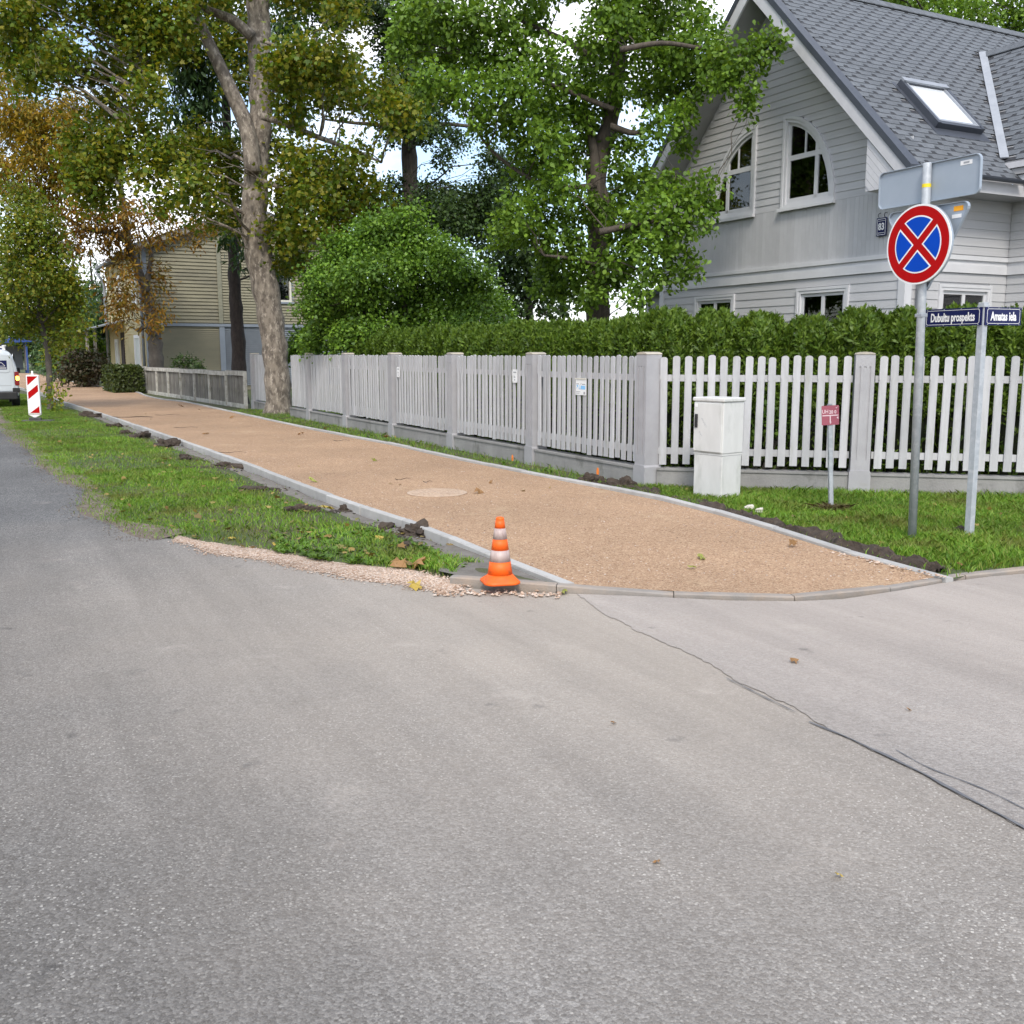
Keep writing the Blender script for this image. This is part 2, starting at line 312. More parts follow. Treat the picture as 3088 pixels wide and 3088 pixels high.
m_picket = M('picket_paint', (.46, .462, .475), (.385, .387, .397), 6, .6, .2, 90, stretch=(3, 3, .5), rnd=.12, dirt=(.33, .33, .29), dscale=5, dlo=.56, dhi=.80)
m_post = M('post_paint', (.36, .357, .37), (.315, .312, .325), 5, .6, .12, 90, rnd=.04, dirt=(.3, .29, .26), dscale=4, dlo=.62, dhi=.8)
m_postcap = M('post_cap', (.46, .41, .33), (.36, .34, .3), 9, .8)
m_oldwood = M('weathered_wood', (.25, .235, .21), (.13, .12, .105), 5, .85, .4, 60, stretch=(4, 4, .6), rnd=.25, dirt=(.12, .13, .07), dscale=4, dlo=.55, dhi=.75)
m_oldwhite = M('old_white_paint', (.56, .545, .50), (.40, .385, .34), 6, .75, .2, 60, rnd=.12, dirt=(.2, .18, .13), dscale=4, dlo=.48, dhi=.7)
m_white = M('white_trim', (.60, .605, .62), (.55, .555, .575), 4, .5, rnd=.03)
m_siding = M('grey_siding', (.48, .483, .495), (.435, .438, .45), 4, .6, .1, 60, stretch=(1, .25, 1), rnd=.05, dirt=(.48, .485, .50), dscale=3, dlo=.6, dhi=.85)
m_fascia = M('fascia', (.56, .56, .58), (.5, .5, .52), 5, .6, rnd=.03)
m_soffit = M('soffit', (.33, .33, .335), (.29, .29, .295), 4, .7)
m_verge_metal = M('verge_metal', (.055, .062, .078), (.045, .052, .066), 5, .45, spec=.5)
m_shingle = M('shingle', (.135, .148, .165), (.098, .109, .124), 7, .85, .5, 220, rnd=.12)
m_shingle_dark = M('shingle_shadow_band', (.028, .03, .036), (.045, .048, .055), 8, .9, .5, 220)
m_metal = M('galvanised', (.42, .45, .48), (.33, .36, .39), 14, .5, .08, 80, metal=.15, dirt=(.5, .52, .54), dscale=20, dlo=.5, dhi=.7)
m_alu = M('sign_back', (.36, .41, .47), (.32, .37, .43), 3, .45, metal=.25)
m_zinc = M('zinc', (.36, .38, .41), (.3, .32, .35), 6, .5, metal=.4)
m_dark = M('dark_metal', (.03, .032, .036), (.04, .042, .046), 5, .5)
m_red = M('sign_red', (.42, .003, .004), (.38, .002, .003), 5, .5, spec=.12)
m_blue = M('sign_blue', (.001, .06, .46), (.001, .055, .42), 5, .5, spec=.12)
m_signwhite = M('sign_white', (.8, .8, .8), (.76, .76, .76), 5, .35)
m_navy = M('enamel_navy', (.004, .008, .075), (.003, .006, .06), 5, .3, spec=.25)
m_wine = M('wine_plate', (.34, .085, .12), (.3, .075, .105), 6, .5)
m_pinkwhite = M('plate_print', (.75, .6, .62), (.7, .55, .58), 5, .5)
m_orange = M('cone_orange', (.88, .13, .004), (.78, .10, .003), 8, .55, .1, 60, dirt=(.40, .09, .02), dscale=11, dlo=.55, dhi=.75)
m_coneband = M('cone_band', (.48, .39, .36), (.36, .27, .25), 9, .5, .1, 60, stretch=(3, 3, .5), dirt=(.25, .17, .15), dscale=14, dlo=.56, dhi=.74)
m_cab = M('cabinet', (.62, .62, .605), (.55, .55, .535), 5, .55, .05, 80, dirt=(.4, .41, .38), dscale=3, stretch=(1.5, 1.5, .5), dlo=.52, dhi=.74)
m_black = M('black_rubber', (.015, .015, .017), (.025, .025, .027), 6, .6)
m_rubber = M('rubber_base', (.06, .062, .06), (.09, .09, .085), 8, .85, .3, 60)
m_glass = glassmat('window_glass')
m_glass2 = glassmat('far_glass', (.25, .27, .28))
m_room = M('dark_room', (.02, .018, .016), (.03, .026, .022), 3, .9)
m_curtain = M('curtain', (.6, .63, .58), (.5, .53, .48), 4, .85, stretch=(1, 9, .3))
m_skypane = M('sky_white_pane', (.8, .84, .88), (.78, .82, .86), 2, .12, spec=.8, coat=1.0)  # skylight pane painted white in place of the sky's reflection
m_yellow = M('sticker_yellow', (.8, .62, .02), (.75, .55, .02), 5, .5)
m_amber = M('sticker_amber', (.85, .38, .01), (.8, .34, .01), 5, .5)
m_print = M('grey_print', (.35, .36, .38), (.3, .31, .33), 9, .6)
m_printblue = M('blue_print', (.16, .42, .75), (.22, .5, .8), 9, .5)
m_spray = M('orange_spray', (.95, .22, .02), (.9, .3, .05), 20, .7)
m_yhouse = M('olive_siding', (.25, .232, .16), (.21, .195, .135), 3, .8, .2, 60, stretch=(.4, 1, 1), dirt=(.12, .11, .085), dscale=.7, dlo=.52, dhi=.74)
m_yhouse_lit = M('siding_lit_tone', (.52, .45, .25), (.46, .39, .2), 3, .8, .2, 60, dirt=(.3, .24, .12), dscale=1.3, dlo=.55, dhi=.75)  # the same siding brightened: light on the street wall put into its colour
m_bluehouse = M('blue_grey_siding', (.18, .20, .22), (.15, .17, .19), 3, .8)
m_bluetrim = M('blue_grey_trim', (.23, .26, .30), (.2, .23, .27), 3, .7)
m_trimold = M('olive_trim', (.24, .235, .17), (.2, .195, .145), 3, .7)
m_roof2 = M('grey_sheet_roof', (.13, .135, .14), (.1, .105, .11), 3, .6)
m_creamtrim = M('cream_trim', (.62, .6, .52), (.55, .53, .45), 3, .6)
m_van = M('van_paint', (.60, .65, .70), (.58, .63, .68), 2, .22, spec=.6, coat=.5)
m_vanwin = M('van_window', (.012, .014, .016), (.015, .016, .02), 3, .08, spec=.6)
m_tail = M('tail_red', (.28, .006, .008), (.22, .004, .006), 6, .15, coat=.6)
m_indic = emitmat('lit_indicator', (1.0, .42, .05), 5.0)
m_rim = M('wheel_rim', (.35, .36, .37), (.3, .31, .32), 5, .4, metal=.6)
m_shelterblue = M('shelter_blue', (.03, .07, .25), (.025, .06, .2), 3, .4)
m_bench = M('bench_yellow', (.75, .42, .02), (.7, .38, .02), 3, .5)
m_manhole = M('dusty_iron', (.50, .38, .28), (.42, .31, .23), 14, .85, .4, 60, dirt=(.2, .17, .15), dscale=22, dlo=.58, dhi=.68)
m_bark_maple = M('maple_bark', (.25, .215, .175), (.12, .10, .082), 8, .95, 1.0, 16, stretch=(1, 1, .5), lo=.42, hi=.58, dirt=(.38, .335, .28), dscale=10, dlo=.53, dhi=.62)
m_bark_oak = M('oak_bark', (.10, .082, .065), (.045, .037, .03), 9, .95, 1.0, 16, stretch=(2, 2, .35))
m_bark_dark = M('spruce_bark', (.055, .042, .036), (.028, .022, .02), 9, .95, 1.0, 14, stretch=(1.5, 1.5, .6))
m_bark_grey = M('chestnut_bark', (.12, .105, .09), (.06, .052, .045), 8, .95, .9, 14, stretch=(1, 1, .5), dirt=(.17, .16, .13), dscale=4, dlo=.56, dhi=.74)
m_lf_maple = leafmat('maple_leaves', [(0.064, 0.120, 0.0108), (0.100, 0.167, 0.0130), (0.142, 0.200, 0.0151), (0.185, 0.207, 0.0151), (0.270, 0.240, 0.0173), (0.078, 0.144, 0.0130)], .38)
m_lf_chest = leafmat('chestnut_leaves', [(.07, .085, .016), (.16, .10, .016), (0.134, 0.064, 0.0090), (0.228, 0.110, 0.0129), (0.294, 0.147, 0.0154), (0.253, 0.180, 0.0180), (0.173, 0.142, 0.0180), (0.374, 0.193, 0.0154), (0.100, 0.096, 0.0154)], .38)
m_lf_gold = leafmat('golden_leaves', [(0.138, 0.138, 0.0154), (0.225, 0.180, 0.0176), (0.325, 0.228, 0.0198), (0.375, 0.228, 0.0176), (0.250, 0.156, 0.0154), (0.112, 0.132, 0.0154)], .4)
m_lf_oak = leafmat('oak_leaves', [(0.067, 0.131, 0.0154), (0.099, 0.188, 0.0205), (0.139, 0.246, 0.0256), (0.198, 0.319, 0.0342), (0.116, 0.224, 0.0222)], .34)
m_lf_bush = leafmat('lilac_leaves', [(0.058, 0.126, 0.0165), (0.094, 0.185, 0.0205), (0.139, 0.263, 0.0287), (0.205, 0.341, 0.0370)], .28)
m_lf_dark = leafmat('dark_leaves', [(0.023, 0.048, 0.0143), (0.038, 0.072, 0.0186), (0.055, 0.100, 0.0229), (0.072, 0.122, 0.0257)], .28)
m_lf_sap = leafmat('street_tree_leaves', [(0.076, 0.132, 0.0142), (0.120, 0.186, 0.0174), (0.163, 0.229, 0.0222), (0.219, 0.262, 0.0254), (0.282, 0.242, 0.0222), (0.099, 0.163, 0.0159)], .35)
m_lf_spruce = leafmat('spruce_needles', [(0.035, 0.077, 0.0270), (0.054, 0.112, 0.0347), (0.077, 0.146, 0.0386), (0.042, 0.093, 0.0309)], .18)
m_lf_thuja = leafmat('thuja_sprays', [(0.043, 0.088, 0.0087), (0.066, 0.124, 0.0120), (0.094, 0.162, 0.0153), (0.134, 0.206, 0.0197), (0.079, 0.142, 0.0131)], .22, big=(.9, 1.1))
m_lf_box = leafmat('hedge_leaves', [(.035, .055, .01), (.055, .08, .014), (.075, .1, .02)], .25)
m_lf_brown = leafmat('brown_shrub', [(.06, .045, .025), (.085, .065, .035), (.06, .065, .03), (.045, .06, .022)], .2)
m_grass = leafmat('grass_blades', [(0.098, 0.209, 0.0226), (0.134, 0.276, 0.0291), (0.179, 0.343, 0.0388), (0.232, 0.381, 0.0484), (0.303, 0.324, 0.0808)], .3, big=(.7, 1.2), dry=(.19, .175, .055))
m_weed = leafmat('weed_leaves', [(0.075, 0.150, 0.0210), (0.112, 0.210, 0.0300), (0.150, 0.255, 0.0390)], .3)
m_dry = leafmat('dry_grass', [(.2, .15, .06), (.15, .11, .05), (.1, .08, .04), (.13, .13, .04)], .2)
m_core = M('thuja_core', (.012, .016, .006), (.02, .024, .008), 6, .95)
m_leaf_y = leafmat('fallen_yellow', [(.5, .38, .06), (.42, .3, .08)], .2)
m_leaf_b = leafmat('fallen_brown', [(.24, .13, .05), (.3, .17, .07)], .2)
m_leaf_g = leafmat('fallen_green', [(.25, .3, .06), (.3, .3, .08)], .2)
m_stone = M('pale_stone', (.55, .52, .46), (.45, .42, .36), 9, .85, .3, 60)
m_peb = leafmat('pebbles', [(0.240, 0.152, 0.0960), (0.360, 0.248, 0.1760), (0.448, 0.336, 0.2560), (0.544, 0.464, 0.4000), (0.400, 0.288, 0.2080)], .0)
m_crumb = leafmat('crumbs', [(.08, .062, .046), (.15, .12, .095), (.24, .21, .18), (.12, .1, .08)], .0)
m_litter = leafmat('leaf_litter', [(.22, .13, .04), (.3, .2, .06), (.36, .28, .08), (.16, .1, .04), (.2, .2, .05)], .15)
m_soilcrumb = leafmat('soil_crumbs', [(.03, .022, .016), (.05, .038, .028), (.08, .06, .045)], .0)
m_twig = M('twig', (.07, .05, .035), (.05, .035, .025), 20, .9)
m_petal = M('red_petal', (.55, .01, .03), (.45, .008, .02), 9, .6)

# ------------------------------------------------------------------ ground, roads, path
def struct(o): o['kind'] = 'structure'; return o
gm = np.zeros((41, 41, 3)); ax = np.sign(np.linspace(-1, 1, 41)) * np.abs(np.linspace(-1, 1, 41)) ** 3 * 700
gm[..., 0] = ax[:, None]; gm[..., 1] = ax[None, :]; gm[..., 2] = -.03
struct(link('ground', grid_mesh('ground', gm, m_ground, False)))

def px(pts, z=0.0): return [tuple(G(x, y, z)[:2]) for x, y in pts]
dv = np.array(DV[:2]); rv = np.array(RV[:2])
ROAD_EDGE = px([(1330, 1768), (1039, 1731), (753, 1680), (600, 1645), (527, 1630), (320, 1574), (288, 1500), (265, 1470), (157, 1412), (108, 1362), (0, 1271)])
FRONT = [tuple(G(x, y, z)[:2]) for x, y, z in [(1356, 1739, .06), (1450, 1752, .058), (1558, 1762, .054), (1766, 1774, .036), (1900, 1783, .028), (2200, 1798, .026), (2400, 1800, .026), (2535, 1794, .026), (2705, 1769, .026), (2855, 1743, .026), (2981, 1727, .026), (3088, 1718, .026)]]
FRONT += [(5.4, 8.3), (8, 9.7), (12, 11.85)]
re_fine = smooth_line(ROAD_EDGE, .12); re_fine += (vnoise(re_fine[:, 0] * 5, re_fine[:, 1] * 5, 1, 51) * .035 + np.random.default_rng(9).normal(0, .008, len(re_fine)))[:, None] * np.array([.8, .6])
far_e = np.array(ROAD_EDGE[-1])
road_poly = [tuple(far_e + dv * 140)] + [tuple(q) for q in re_fine[::-1]] + [(a, b - .02) for a, b in FRONT] + [(60, 37.4), (63, 32), (9.6, 3.4), (9.0, 0), (37.6, -54), (22.5, -58), (-19.7, 21.2), tuple(np.array((-19.7, 21.2)) + dv * 140)]
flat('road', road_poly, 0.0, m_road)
seam = px([(1742, 1792), (1800, 1838), (1920, 1902), (2080, 1975), (2270, 2078), (2420, 2150), (2560, 2230), (2760, 2325), (3088, 2500)])
seam_s = smooth_line(seam, .035)
jit = vnoise(seam_s[:, 0] * 9, seam_s[:, 1] * 9, 1, 4) * .014 + np.random.default_rng(2).normal(0, .004, len(seam_s))
seam_s[:, 0] += jit; seam_s[:, 1] += jit
side_poly = [tuple(p) for p in seam_s] + [(5.5, 1.6), (9.7, 3.6), (63, 32.2), (60, 37.2)] + [(a, b - .03) for a, b in FRONT[::-1] if a > .75]
flat('side_road', side_poly, 0.004, m_road2)
# sealed seam and the crack beside it
def ribbon(L, w, z):
    a = offset_line(L, w); b = offset_line(L, -w)
    a[:, :2] += np.stack([vnoise(L[:, 0] * 30, L[:, 1] * 30, 1, 7), vnoise(L[:, 0] * 30, L[:, 1] * 30, 1, 8)], 1) * .3 * abs(np.mean(w))
    return np.stack([np.c_[a[:, :2], np.full(len(a), z)], np.c_[b[:, :2], np.full(len(b), z)]], 1)
def taper(n, w): return (np.sin(np.linspace(.25, 2.9, n)) * .6 + .4 + .35 * np.sin(np.linspace(0, 23, n)))[:, None][:, 0] * w
def ribbon_obj(name, pts, w, z, mat):
    L = smooth_line(pts, .05); ww = np.clip(taper(len(L), w), w * .25, 2 * w)
    a = offset_line(L, 1.0) - L; q = np.random.default_rng(5).normal(0, .18, len(L))
    A = L + a * (ww * (1 + q))[:, None]; B = L - a * (ww * (1 - q))[:, None]
    P = np.stack([np.c_[A, np.full(len(A), z)], np.c_[B, np.full(len(B), z)]], 1)
    return struct(link(name, grid_mesh(name, P, mat, False)))
ribbon_obj('tar_seam', px([(2440, 2180), (2560, 2230), (2640, 2268), (2760, 2325), (2900, 2400), (3088, 2500), (3200, 2562)]), .0075, .008, m_tar)
ribbon_obj('crack', px([(2700, 2265), (2800, 2320), (2900, 2358), (3000, 2400), (3120, 2460)]), .0035, .0085, m_tar)
ribbon_obj('crack', px([(2190, 2048), (2270, 2088), (2330, 2118), (2400, 2152)]), .004, .0085, m_tar)

NEAR = [tuple(G(1763, 1768, .04)[:2]), tuple(G(1600, 1708, .055)[:2]), tuple(G(1474, 1661, .066)[:2])] + [tuple(G(x, y, .075)[:2]) for x, y in [ (1400, 1630), (1200, 1559), (1064, 1516), (904, 1458), (753, 1400), (600, 1346), (455, 1296), (331, 1255), (224, 1221), (178, 1207), (137, 1188), (66, 1170)]]
FARK = [tuple(G(x, y, .05)[:2]) for x, y in [(2855, 1739), (2671, 1702), (2430, 1636), (2218, 1576), (2042, 1527), (1893, 1495), (1640, 1446), (1445, 1406), (1362, 1388), (1155, 1342), (907, 1293), (700, 1247), (551, 1215), (490, 1208), (439, 1197), (406, 1185), (315, 1170), (248, 1160), (166, 1141)]]
nl = smooth_line(NEAR, 1.0); fl = smooth_line(FARK, 1.0)
nl[0] += (nl[1] - nl[0]) * .13
nl = np.vstack([nl, [nl[-1] + (nl[-1] - nl[-4]) / 3 * k for k in range(1, 45)]])
fl = np.vstack([fl, [fl[-1] + (fl[-1] - fl[-4]) / 3 * k for k in range(1, 20)]])
def pz(s): return .028 + .047 * np.clip(s / 2.5, 0, 1)
# gravel surface between the two kerbs
n_r = 150
def resamp(L, n):
    s = np.r_[0, np.cumsum(np.linalg.norm(np.diff(L, axis=0), axis=1))]; q = np.linspace(0, 1, n) ** 1.5 * s[-1]
    return np.stack([np.interp(q, s, L[:, k]) for k in range(2)], 1), q
A, sa = resamp(nl, n_r); B, sb_ = resamp(fl, n_r)
tt = np.linspace(0, 1, 15); P = np.zeros((n_r, 15, 3))
P[..., :2] = A[:, None] * (1 - tt[None, :, None]) + B[:, None] * tt[None, :, None]
fr = np.array(FRONT); P[0, :, 1] = np.interp(P[0, :, 0], fr[:, 0], fr[:, 1]) + .07; P[1:4, :, 1] += (np.array([.75, .5, .25])[:, None] * (P[0, :, 1] - (A[0, 1] * (1 - tt) + B[0, 1] * tt))[None])
P[..., 2] = pz(sa)[:, None] + vnoise(P[..., 0], P[..., 1], 1.6, 2) * .006
struct(link('gravel_path', grid_mesh('gravel_path', P, m_gravel)))

rg = np.random.default_rng(3)
def kerb_run(name, L, side, zt, maxn, w=.08, mat=None):
    """kerb stones along a line, each a chamfered bar that follows the line's height"""
    e = struct(bpy.data.objects.new(name, None)); COL.objects.link(e)
    t = np.gradient(L[:, :2], axis=0); t /= np.linalg.norm(t, axis=1)[:, None]; nr = np.stack([-t[:, 1], t[:, 0]], 1) * side
    for i in range(min(len(L) - 1, maxn)):
        m = MB(); V = []; dz = rg.normal(0, .0025); dn = rg.normal(0, .003)
        for k, q in ((i, .003), (i + 1, -.003)):
            p = L[k, :2] + t[k] * q; z = zt[k] + dz
            for o, h in ((0, -.25), (0, -.010), (.010, 0), (w - .010, 0), (w, -.010), (w, -.25)): V.append((*(p + nr[k] * (o + dn)), z + h))
        m.add(V, [(0, 1, 7, 6), (1, 2, 8, 7), (2, 3, 9, 8), (3, 4, 10, 9), (4, 5, 11, 10), (0, 5, 4, 3, 2, 1), (6, 7, 8, 9, 10, 11)]); m.build('kerb_stone', mat or m_kerb, e)
    return e
s_near = np.r_[0, np.cumsum(np.linalg.norm(np.diff(nl, axis=0), axis=1))]; s_far = np.r_[0, np.cumsum(np.linalg.norm(np.diff(fl, axis=0), axis=1))]
kerb_run('path_kerb', nl, 1, pz(s_near) + .008 + .016 * np.clip(s_near / 1.5, 0, 1), 60)
kerb_run('path_kerb', fl, -1, pz(s_far) + .012 + .024 * np.clip(s_far / 1.5, 0, 1), 70)
fl2 = smooth_line(FRONT, .8)
kerb_run('road_kerb', fl2, 1, np.interp(fl2[:, 0], [-.6, .3, .6, 1.0, 20], [.062, .056, .038, .026, .026]), 40, .085, m_oldkerb)

# verge between the road and the path, lawn by the fence
GR_EDGE = [(.27, 7.06), (.0, 7.11), (-.38, 7.28)] + px([(1330, 1728), (1220, 1722), (1097, 1713), (964, 1696), (807, 1667), (640, 1645), (527, 1620), (400, 1588), (322, 1560), (288, 1500), (255, 1462), (157, 1408), (112, 1358), (0, 1268)])
ge = smooth_line(GR_EDGE, .4); ge[:, 0] += vnoise(ge[:, 0] * 4, ge[:, 1] * 4, 1, 11) * .05
ge = np.vstack([ge, [ge[-1] + dv * k * 2 for k in range(1, 45)]])
ko = offset_line(nl, .075)
A, _ = resamp(ge, 220); B, _ = resamp(ko, 220)
tt = np.linspace(0, 1, 17); VP = np.zeros((220, 17, 3))
VP[..., :2] = A[:, None] * (1 - tt[None, :, None]) + B[:, None] * tt[None, :, None]
VP[..., 2] = .004 + .03 * np.sin(np.clip(tt, 0, 1) * math.pi)[None] ** .7 + vnoise(VP[..., 0] * 3, VP[..., 1] * 3, 1, 5) * .008
VQ = VP.copy(); out_ = VP[:, 0, :2] - VP[:, 1, :2]; out_ /= np.linalg.norm(out_, axis=1)[:, None] + 1e-9; VQ[:, 0, :2] += out_ * (.22 * np.clip((np.arange(220) - 14) / 8., 0, 1))[:, None]; VQ[:, 0, 2] = -.012; VQ[:, -1, 2] = -.03; VQ[:, -2, 2] -= .012
struct(link('verge', grid_mesh('verge', VQ, m_verge)))
# bare worn margin between asphalt and grass
mg = smooth_line(GR_EDGE[9:], .15); mg = np.vstack([mg, [mg[-1] + dv * k * .6 for k in range(1, 40)]]); wv = .20 + .13 * vnoise(mg[:, 0] * 2.5, mg[:, 1] * 2.5, 1, 61) + .05 * vnoise(mg[:, 0] * 9, mg[:, 1] * 9, 1, 62); o2 = offset_line(mg, 1.0) - mg
MP = np.zeros((len(mg), 5, 3)); q = np.linspace(-1.1, 1, 5); MP[..., :2] = mg[:, None] + o2[:, None] * (-q[None, :, None] * np.abs(wv)[:, None, None]); MP[..., 2] = np.array([-.004, .004, .016, .024, .012])
struct(link('dirt_margin', grid_mesh('dirt_margin', MP, m_dirt)))
# crushed stone spilled along the road edge
re_ = smooth_line([(-.40, 6.92)] + ROAD_EDGE[1:5], .3); re_[:, 1] -= .05 + np.abs(vnoise(re_[:, 0] * 6, re_[:, 1] * 6, 1, 3)) * .06
g2 = smooth_line([(-.44, 7.12)] + GR_EDGE[4:10], .3); n_ = 90
A, _ = resamp(re_, n_); B, _ = resamp(g2, n_); B[:, 1] += .06
CP = np.zeros((n_, 4, 3)); q = np.linspace(0, 1, 4); CP[..., :2] = A[:, None] * (1 - q[None, :, None]) + B[:, None] * q[None, :, None];  CP[..., :2] += (vnoise(CP[..., 0] * 7, CP[..., 1] * 7, 1, 71) * .05)[..., None] * np.array([.4, .9]); CP[..., 2] = np.array([.0015, .006, .008, .010])
struct(link('stone_strip', grid_mesh('stone_strip', CP, m_chips)))
# grey sand left against the outer face of the new kerb
k1 = offset_line(smooth_line(nl[:24], .25), .085)[4:]; k2 = offset_line(k1, .26); k2[:, :2] += (vnoise(k1[:, 0] * 5, k1[:, 1] * 5, 1, 9) * .07)[:, None] * np.array([-.88, -.47])
SP = np.zeros((len(k1), 5, 3)); q = np.linspace(0, 1, 5); SP[..., :2] = k1[:, None] * (1 - q[None, :, None]) + k2[:, None] * q[None, :, None]
SP[..., 2] = np.array([.004, .022, .026, .02, .0])[None] + vnoise(SP[..., 0] * 7, SP[..., 1] * 7, 1, 6) * .012
struct(link('sand_bed', grid_mesh('sand_bed', SP, m_sand)))
flat('sand_corner', [(.26, 7.05), (.0, 7.1), (-.36, 7.27), (-.55, 7.45), (-.6, 7.95), tuple(ko[2]), tuple(ko[1])], .036, m_sand)
# lawn right of the path
fo = offset_line(fl, -.075)
FENCE0 = np.array((1.68, 12.5)); FD = np.array((-.464, .886)); FD /= np.linalg.norm(FD)
RD = np.array((2.39, -.57)); RD /= np.linalg.norm(RD)
lawn_poly = [tuple(p) for p in fo[:42]] + [tuple(fo[41] + rv * 3), tuple(FENCE0 + rv * 2.5 + dv), (9, 13.5), (40, 31)] + [(a, b + .1) for a, b in FRONT[::-1] if a > 3.35]
flat('lawn', lawn_poly, .022, m_verge)

def inpoly(p, poly):
    poly = np.array(poly); x, y = p[:, 0], p[:, 1]; c = np.zeros(len(p), bool); j = len(poly) - 1
    for i in range(len(poly)):
        xi, yi = poly[i]; xj, yj = poly[j]
        with np.errstate(divide='ignore', invalid='ignore'):
            c ^= ((yi > y) != (yj > y)) & (x < (xj - xi) * (y - yi) / (yj - yi + 1e-12) + xi)
        j = i
    return c
def blades(name, pts, z, h, w, mat, seed, lean=.5, clump=0):
    r = np.random.default_rng(seed); n = len(pts); a = r.uniform(0, 6.283, n); hh = r.uniform(h[0], h[1], n) * (1 + .35 * vnoise(pts[:, 0] * 3, pts[:, 1] * 3, 1, seed)); ww = r.uniform(w[0], w[1], n)
    b = np.c_[pts, z if np.ndim(z) else np.full(n, z)]; ln = r.normal(0, lean, (n, 2)) * hh[:, None]
    s = np.c_[np.cos(a), np.sin(a), np.zeros(n)] * ww[:, None] / 2
    m1 = b + np.c_[ln * .35, hh * .6]; tip = b + np.c_[ln, hh * .95]
    V = np.stack([b - s, b + s, m1 + s * .75, tip, m1 - s * .75], 1).reshape(-1, 3)
    return link(name, np_mesh(name, V, 5, mat))
rg = np.random.default_rng(17)
# verge grass: sampled on the verge surface, thin at the road side and by the kerb
def verge_pts(n, smax, seed, tlo=0., thi=1.):
    r = np.random.default_rng(seed); i = r.uniform(0, smax, n) ; t = r.uniform(tlo, thi, n)
    f = (i / smax) * 0 + i; i0 = np.clip(f.astype(int), 0, 218); u = (f - i0)[:, None]
    j = t * 16; j0 = np.clip(j.astype(int), 0, 15); v = (j - j0)[:, None]
    return (VP[i0, j0] * (1 - u) + VP[i0 + 1, j0] * u) * (1 - v) + (VP[i0, j0 + 1] * (1 - u) + VP[i0 + 1, j0 + 1] * u) * v, t
vp, vt = verge_pts(165000, 120, 1)
Yd = vp[:, 1]; keep = rg.uniform(0, 1, len(vp)) < np.clip(vt * 9, 0, 1) * np.clip((1 - vt) * 4.2 - .45 + .25 * vnoise(vp[:, 0] * 2.2, vp[:, 1] * 2.2, 1, 41), 0.02, 1) * np.clip(1.15 - .8 * np.clip(vnoise(vp[:, 0] * 1.7, vp[:, 1] * 1.7, 1, 21) * 1.6 - .25, 0, 1), 0, 1)
vp = vp[keep]; vp = vp[~((vp[:, 0] > -.42) & (vp[:, 1] < 7.75))]
area_w = np.clip((vp[:, 1] - 6.5) / 4, .25, 1); vp = vp[rg.uniform(0, 1, len(vp)) < area_w]
blades('verge_grass', vp[:, :2], vp[:, 2] - .004, (.018, .06), (.005, .011), m_grass, 2)['kind'] = 'stuff'
# lawn grass
def lawn_pts(n, x0, x1, y0, y1, seed):
    p = np.random.default_rng(seed).uniform((x0, y0), (x1, y1), (n, 2)); return p[inpoly(p, lawn_poly)]
lp = np.vstack([lawn_pts(125000, 1.2, 7.5, 7.2, 12.7, 3), lawn_pts(60000, -8, 1.6, 11.5, 30, 4)])
so = offset_line(fl, -.32)
dk = np.min(np.linalg.norm(lp[:, None, :] - so[None, :30, :2][:, ::1], axis=2), axis=1) if len(lp) < 1 else None
def dist_to(L, p):
    best = np.full(len(p), 9.)
    for i in range(len(L) - 1):
        a, b = L[i, :2], L[i + 1, :2]; d = b - a; t = np.clip(((p - a) @ d) / (d @ d), 0, 1); best = np.minimum(best, np.linalg.norm(p - (a + t[:, None] * d), axis=1))
    return best
dk = dist_to(fl[:32], lp); soilw = np.where(lp[:, 1] < 10.6, .42 + .10 * vnoise(lp[:, 0] * 4, lp[:, 1] * 4, 1, 31), .16)
lp = lp[(dk > soilw) | (rg.uniform(0, 1, len(lp)) < .06)]
blades('lawn_grass', lp, .02, (.03, .085), (.005, .011), m_grass, 6)['kind'] = 'stuff'
# broad leaved weeds near the end of the verge
def rosettes(name, centres, seed, size=(.035, .07), k=7):
    r = np.random.default_rng(seed); out = []
    for c in centres:
        for q in range(k):
            a = r.uniform(0, 6.283); s = r.uniform(*size); up = r.uniform(.25, .9)
            d = np.array((math.cos(a), math.sin(a), 0)); sd = np.array((-d[1], d[0], 0)); z = np.array((0, 0, 1.0))
            b = np.array(c); out += [b, b + d * s * .45 + sd * s * .22 + z * s * up * .6, b + d * s * .8 + sd * s * .16 + z * s * up * .8, b + d * s + z * s * up * .72, b + d * s * .8 - sd * s * .16 + z * s * up * .8, b + d * s * .45 - sd * s * .22 + z * s * up * .6]
    return link(name, np_mesh(name, np.array(out), 6, m_weed))
wc = [(*G(x, y, .01)[:2], .012) for x, y in np.random.default_rng(8).uniform((820, 1600), (1440, 1730), (560, 2))]
wc = [c for c in wc if c[1] > np.interp(c[0], [p[0] for p in ge[:60]][::-1], [p[1] for p in ge[:60]][::-1]) + .03 and dist_to(nl[:14], np.array([c[:2]]))[0] > .3]
rosettes('verge_weeds', wc, 9)['kind'] = 'stuff'
rosettes('lawn_weeds', [(*G(x, y, .03)[:2], .025) for x, y in [(2430, 1580), (2440, 1583), (2830, 1530), (2985, 1668), (2995, 1655), (2970, 1675), (1700, 1452), (1730, 1450), (1660, 1425), (1640, 1418), (2010, 1490), (1800, 1455), (1520, 1400)]], 10, (.05, .1), 8)['kind'] = 'stuff'
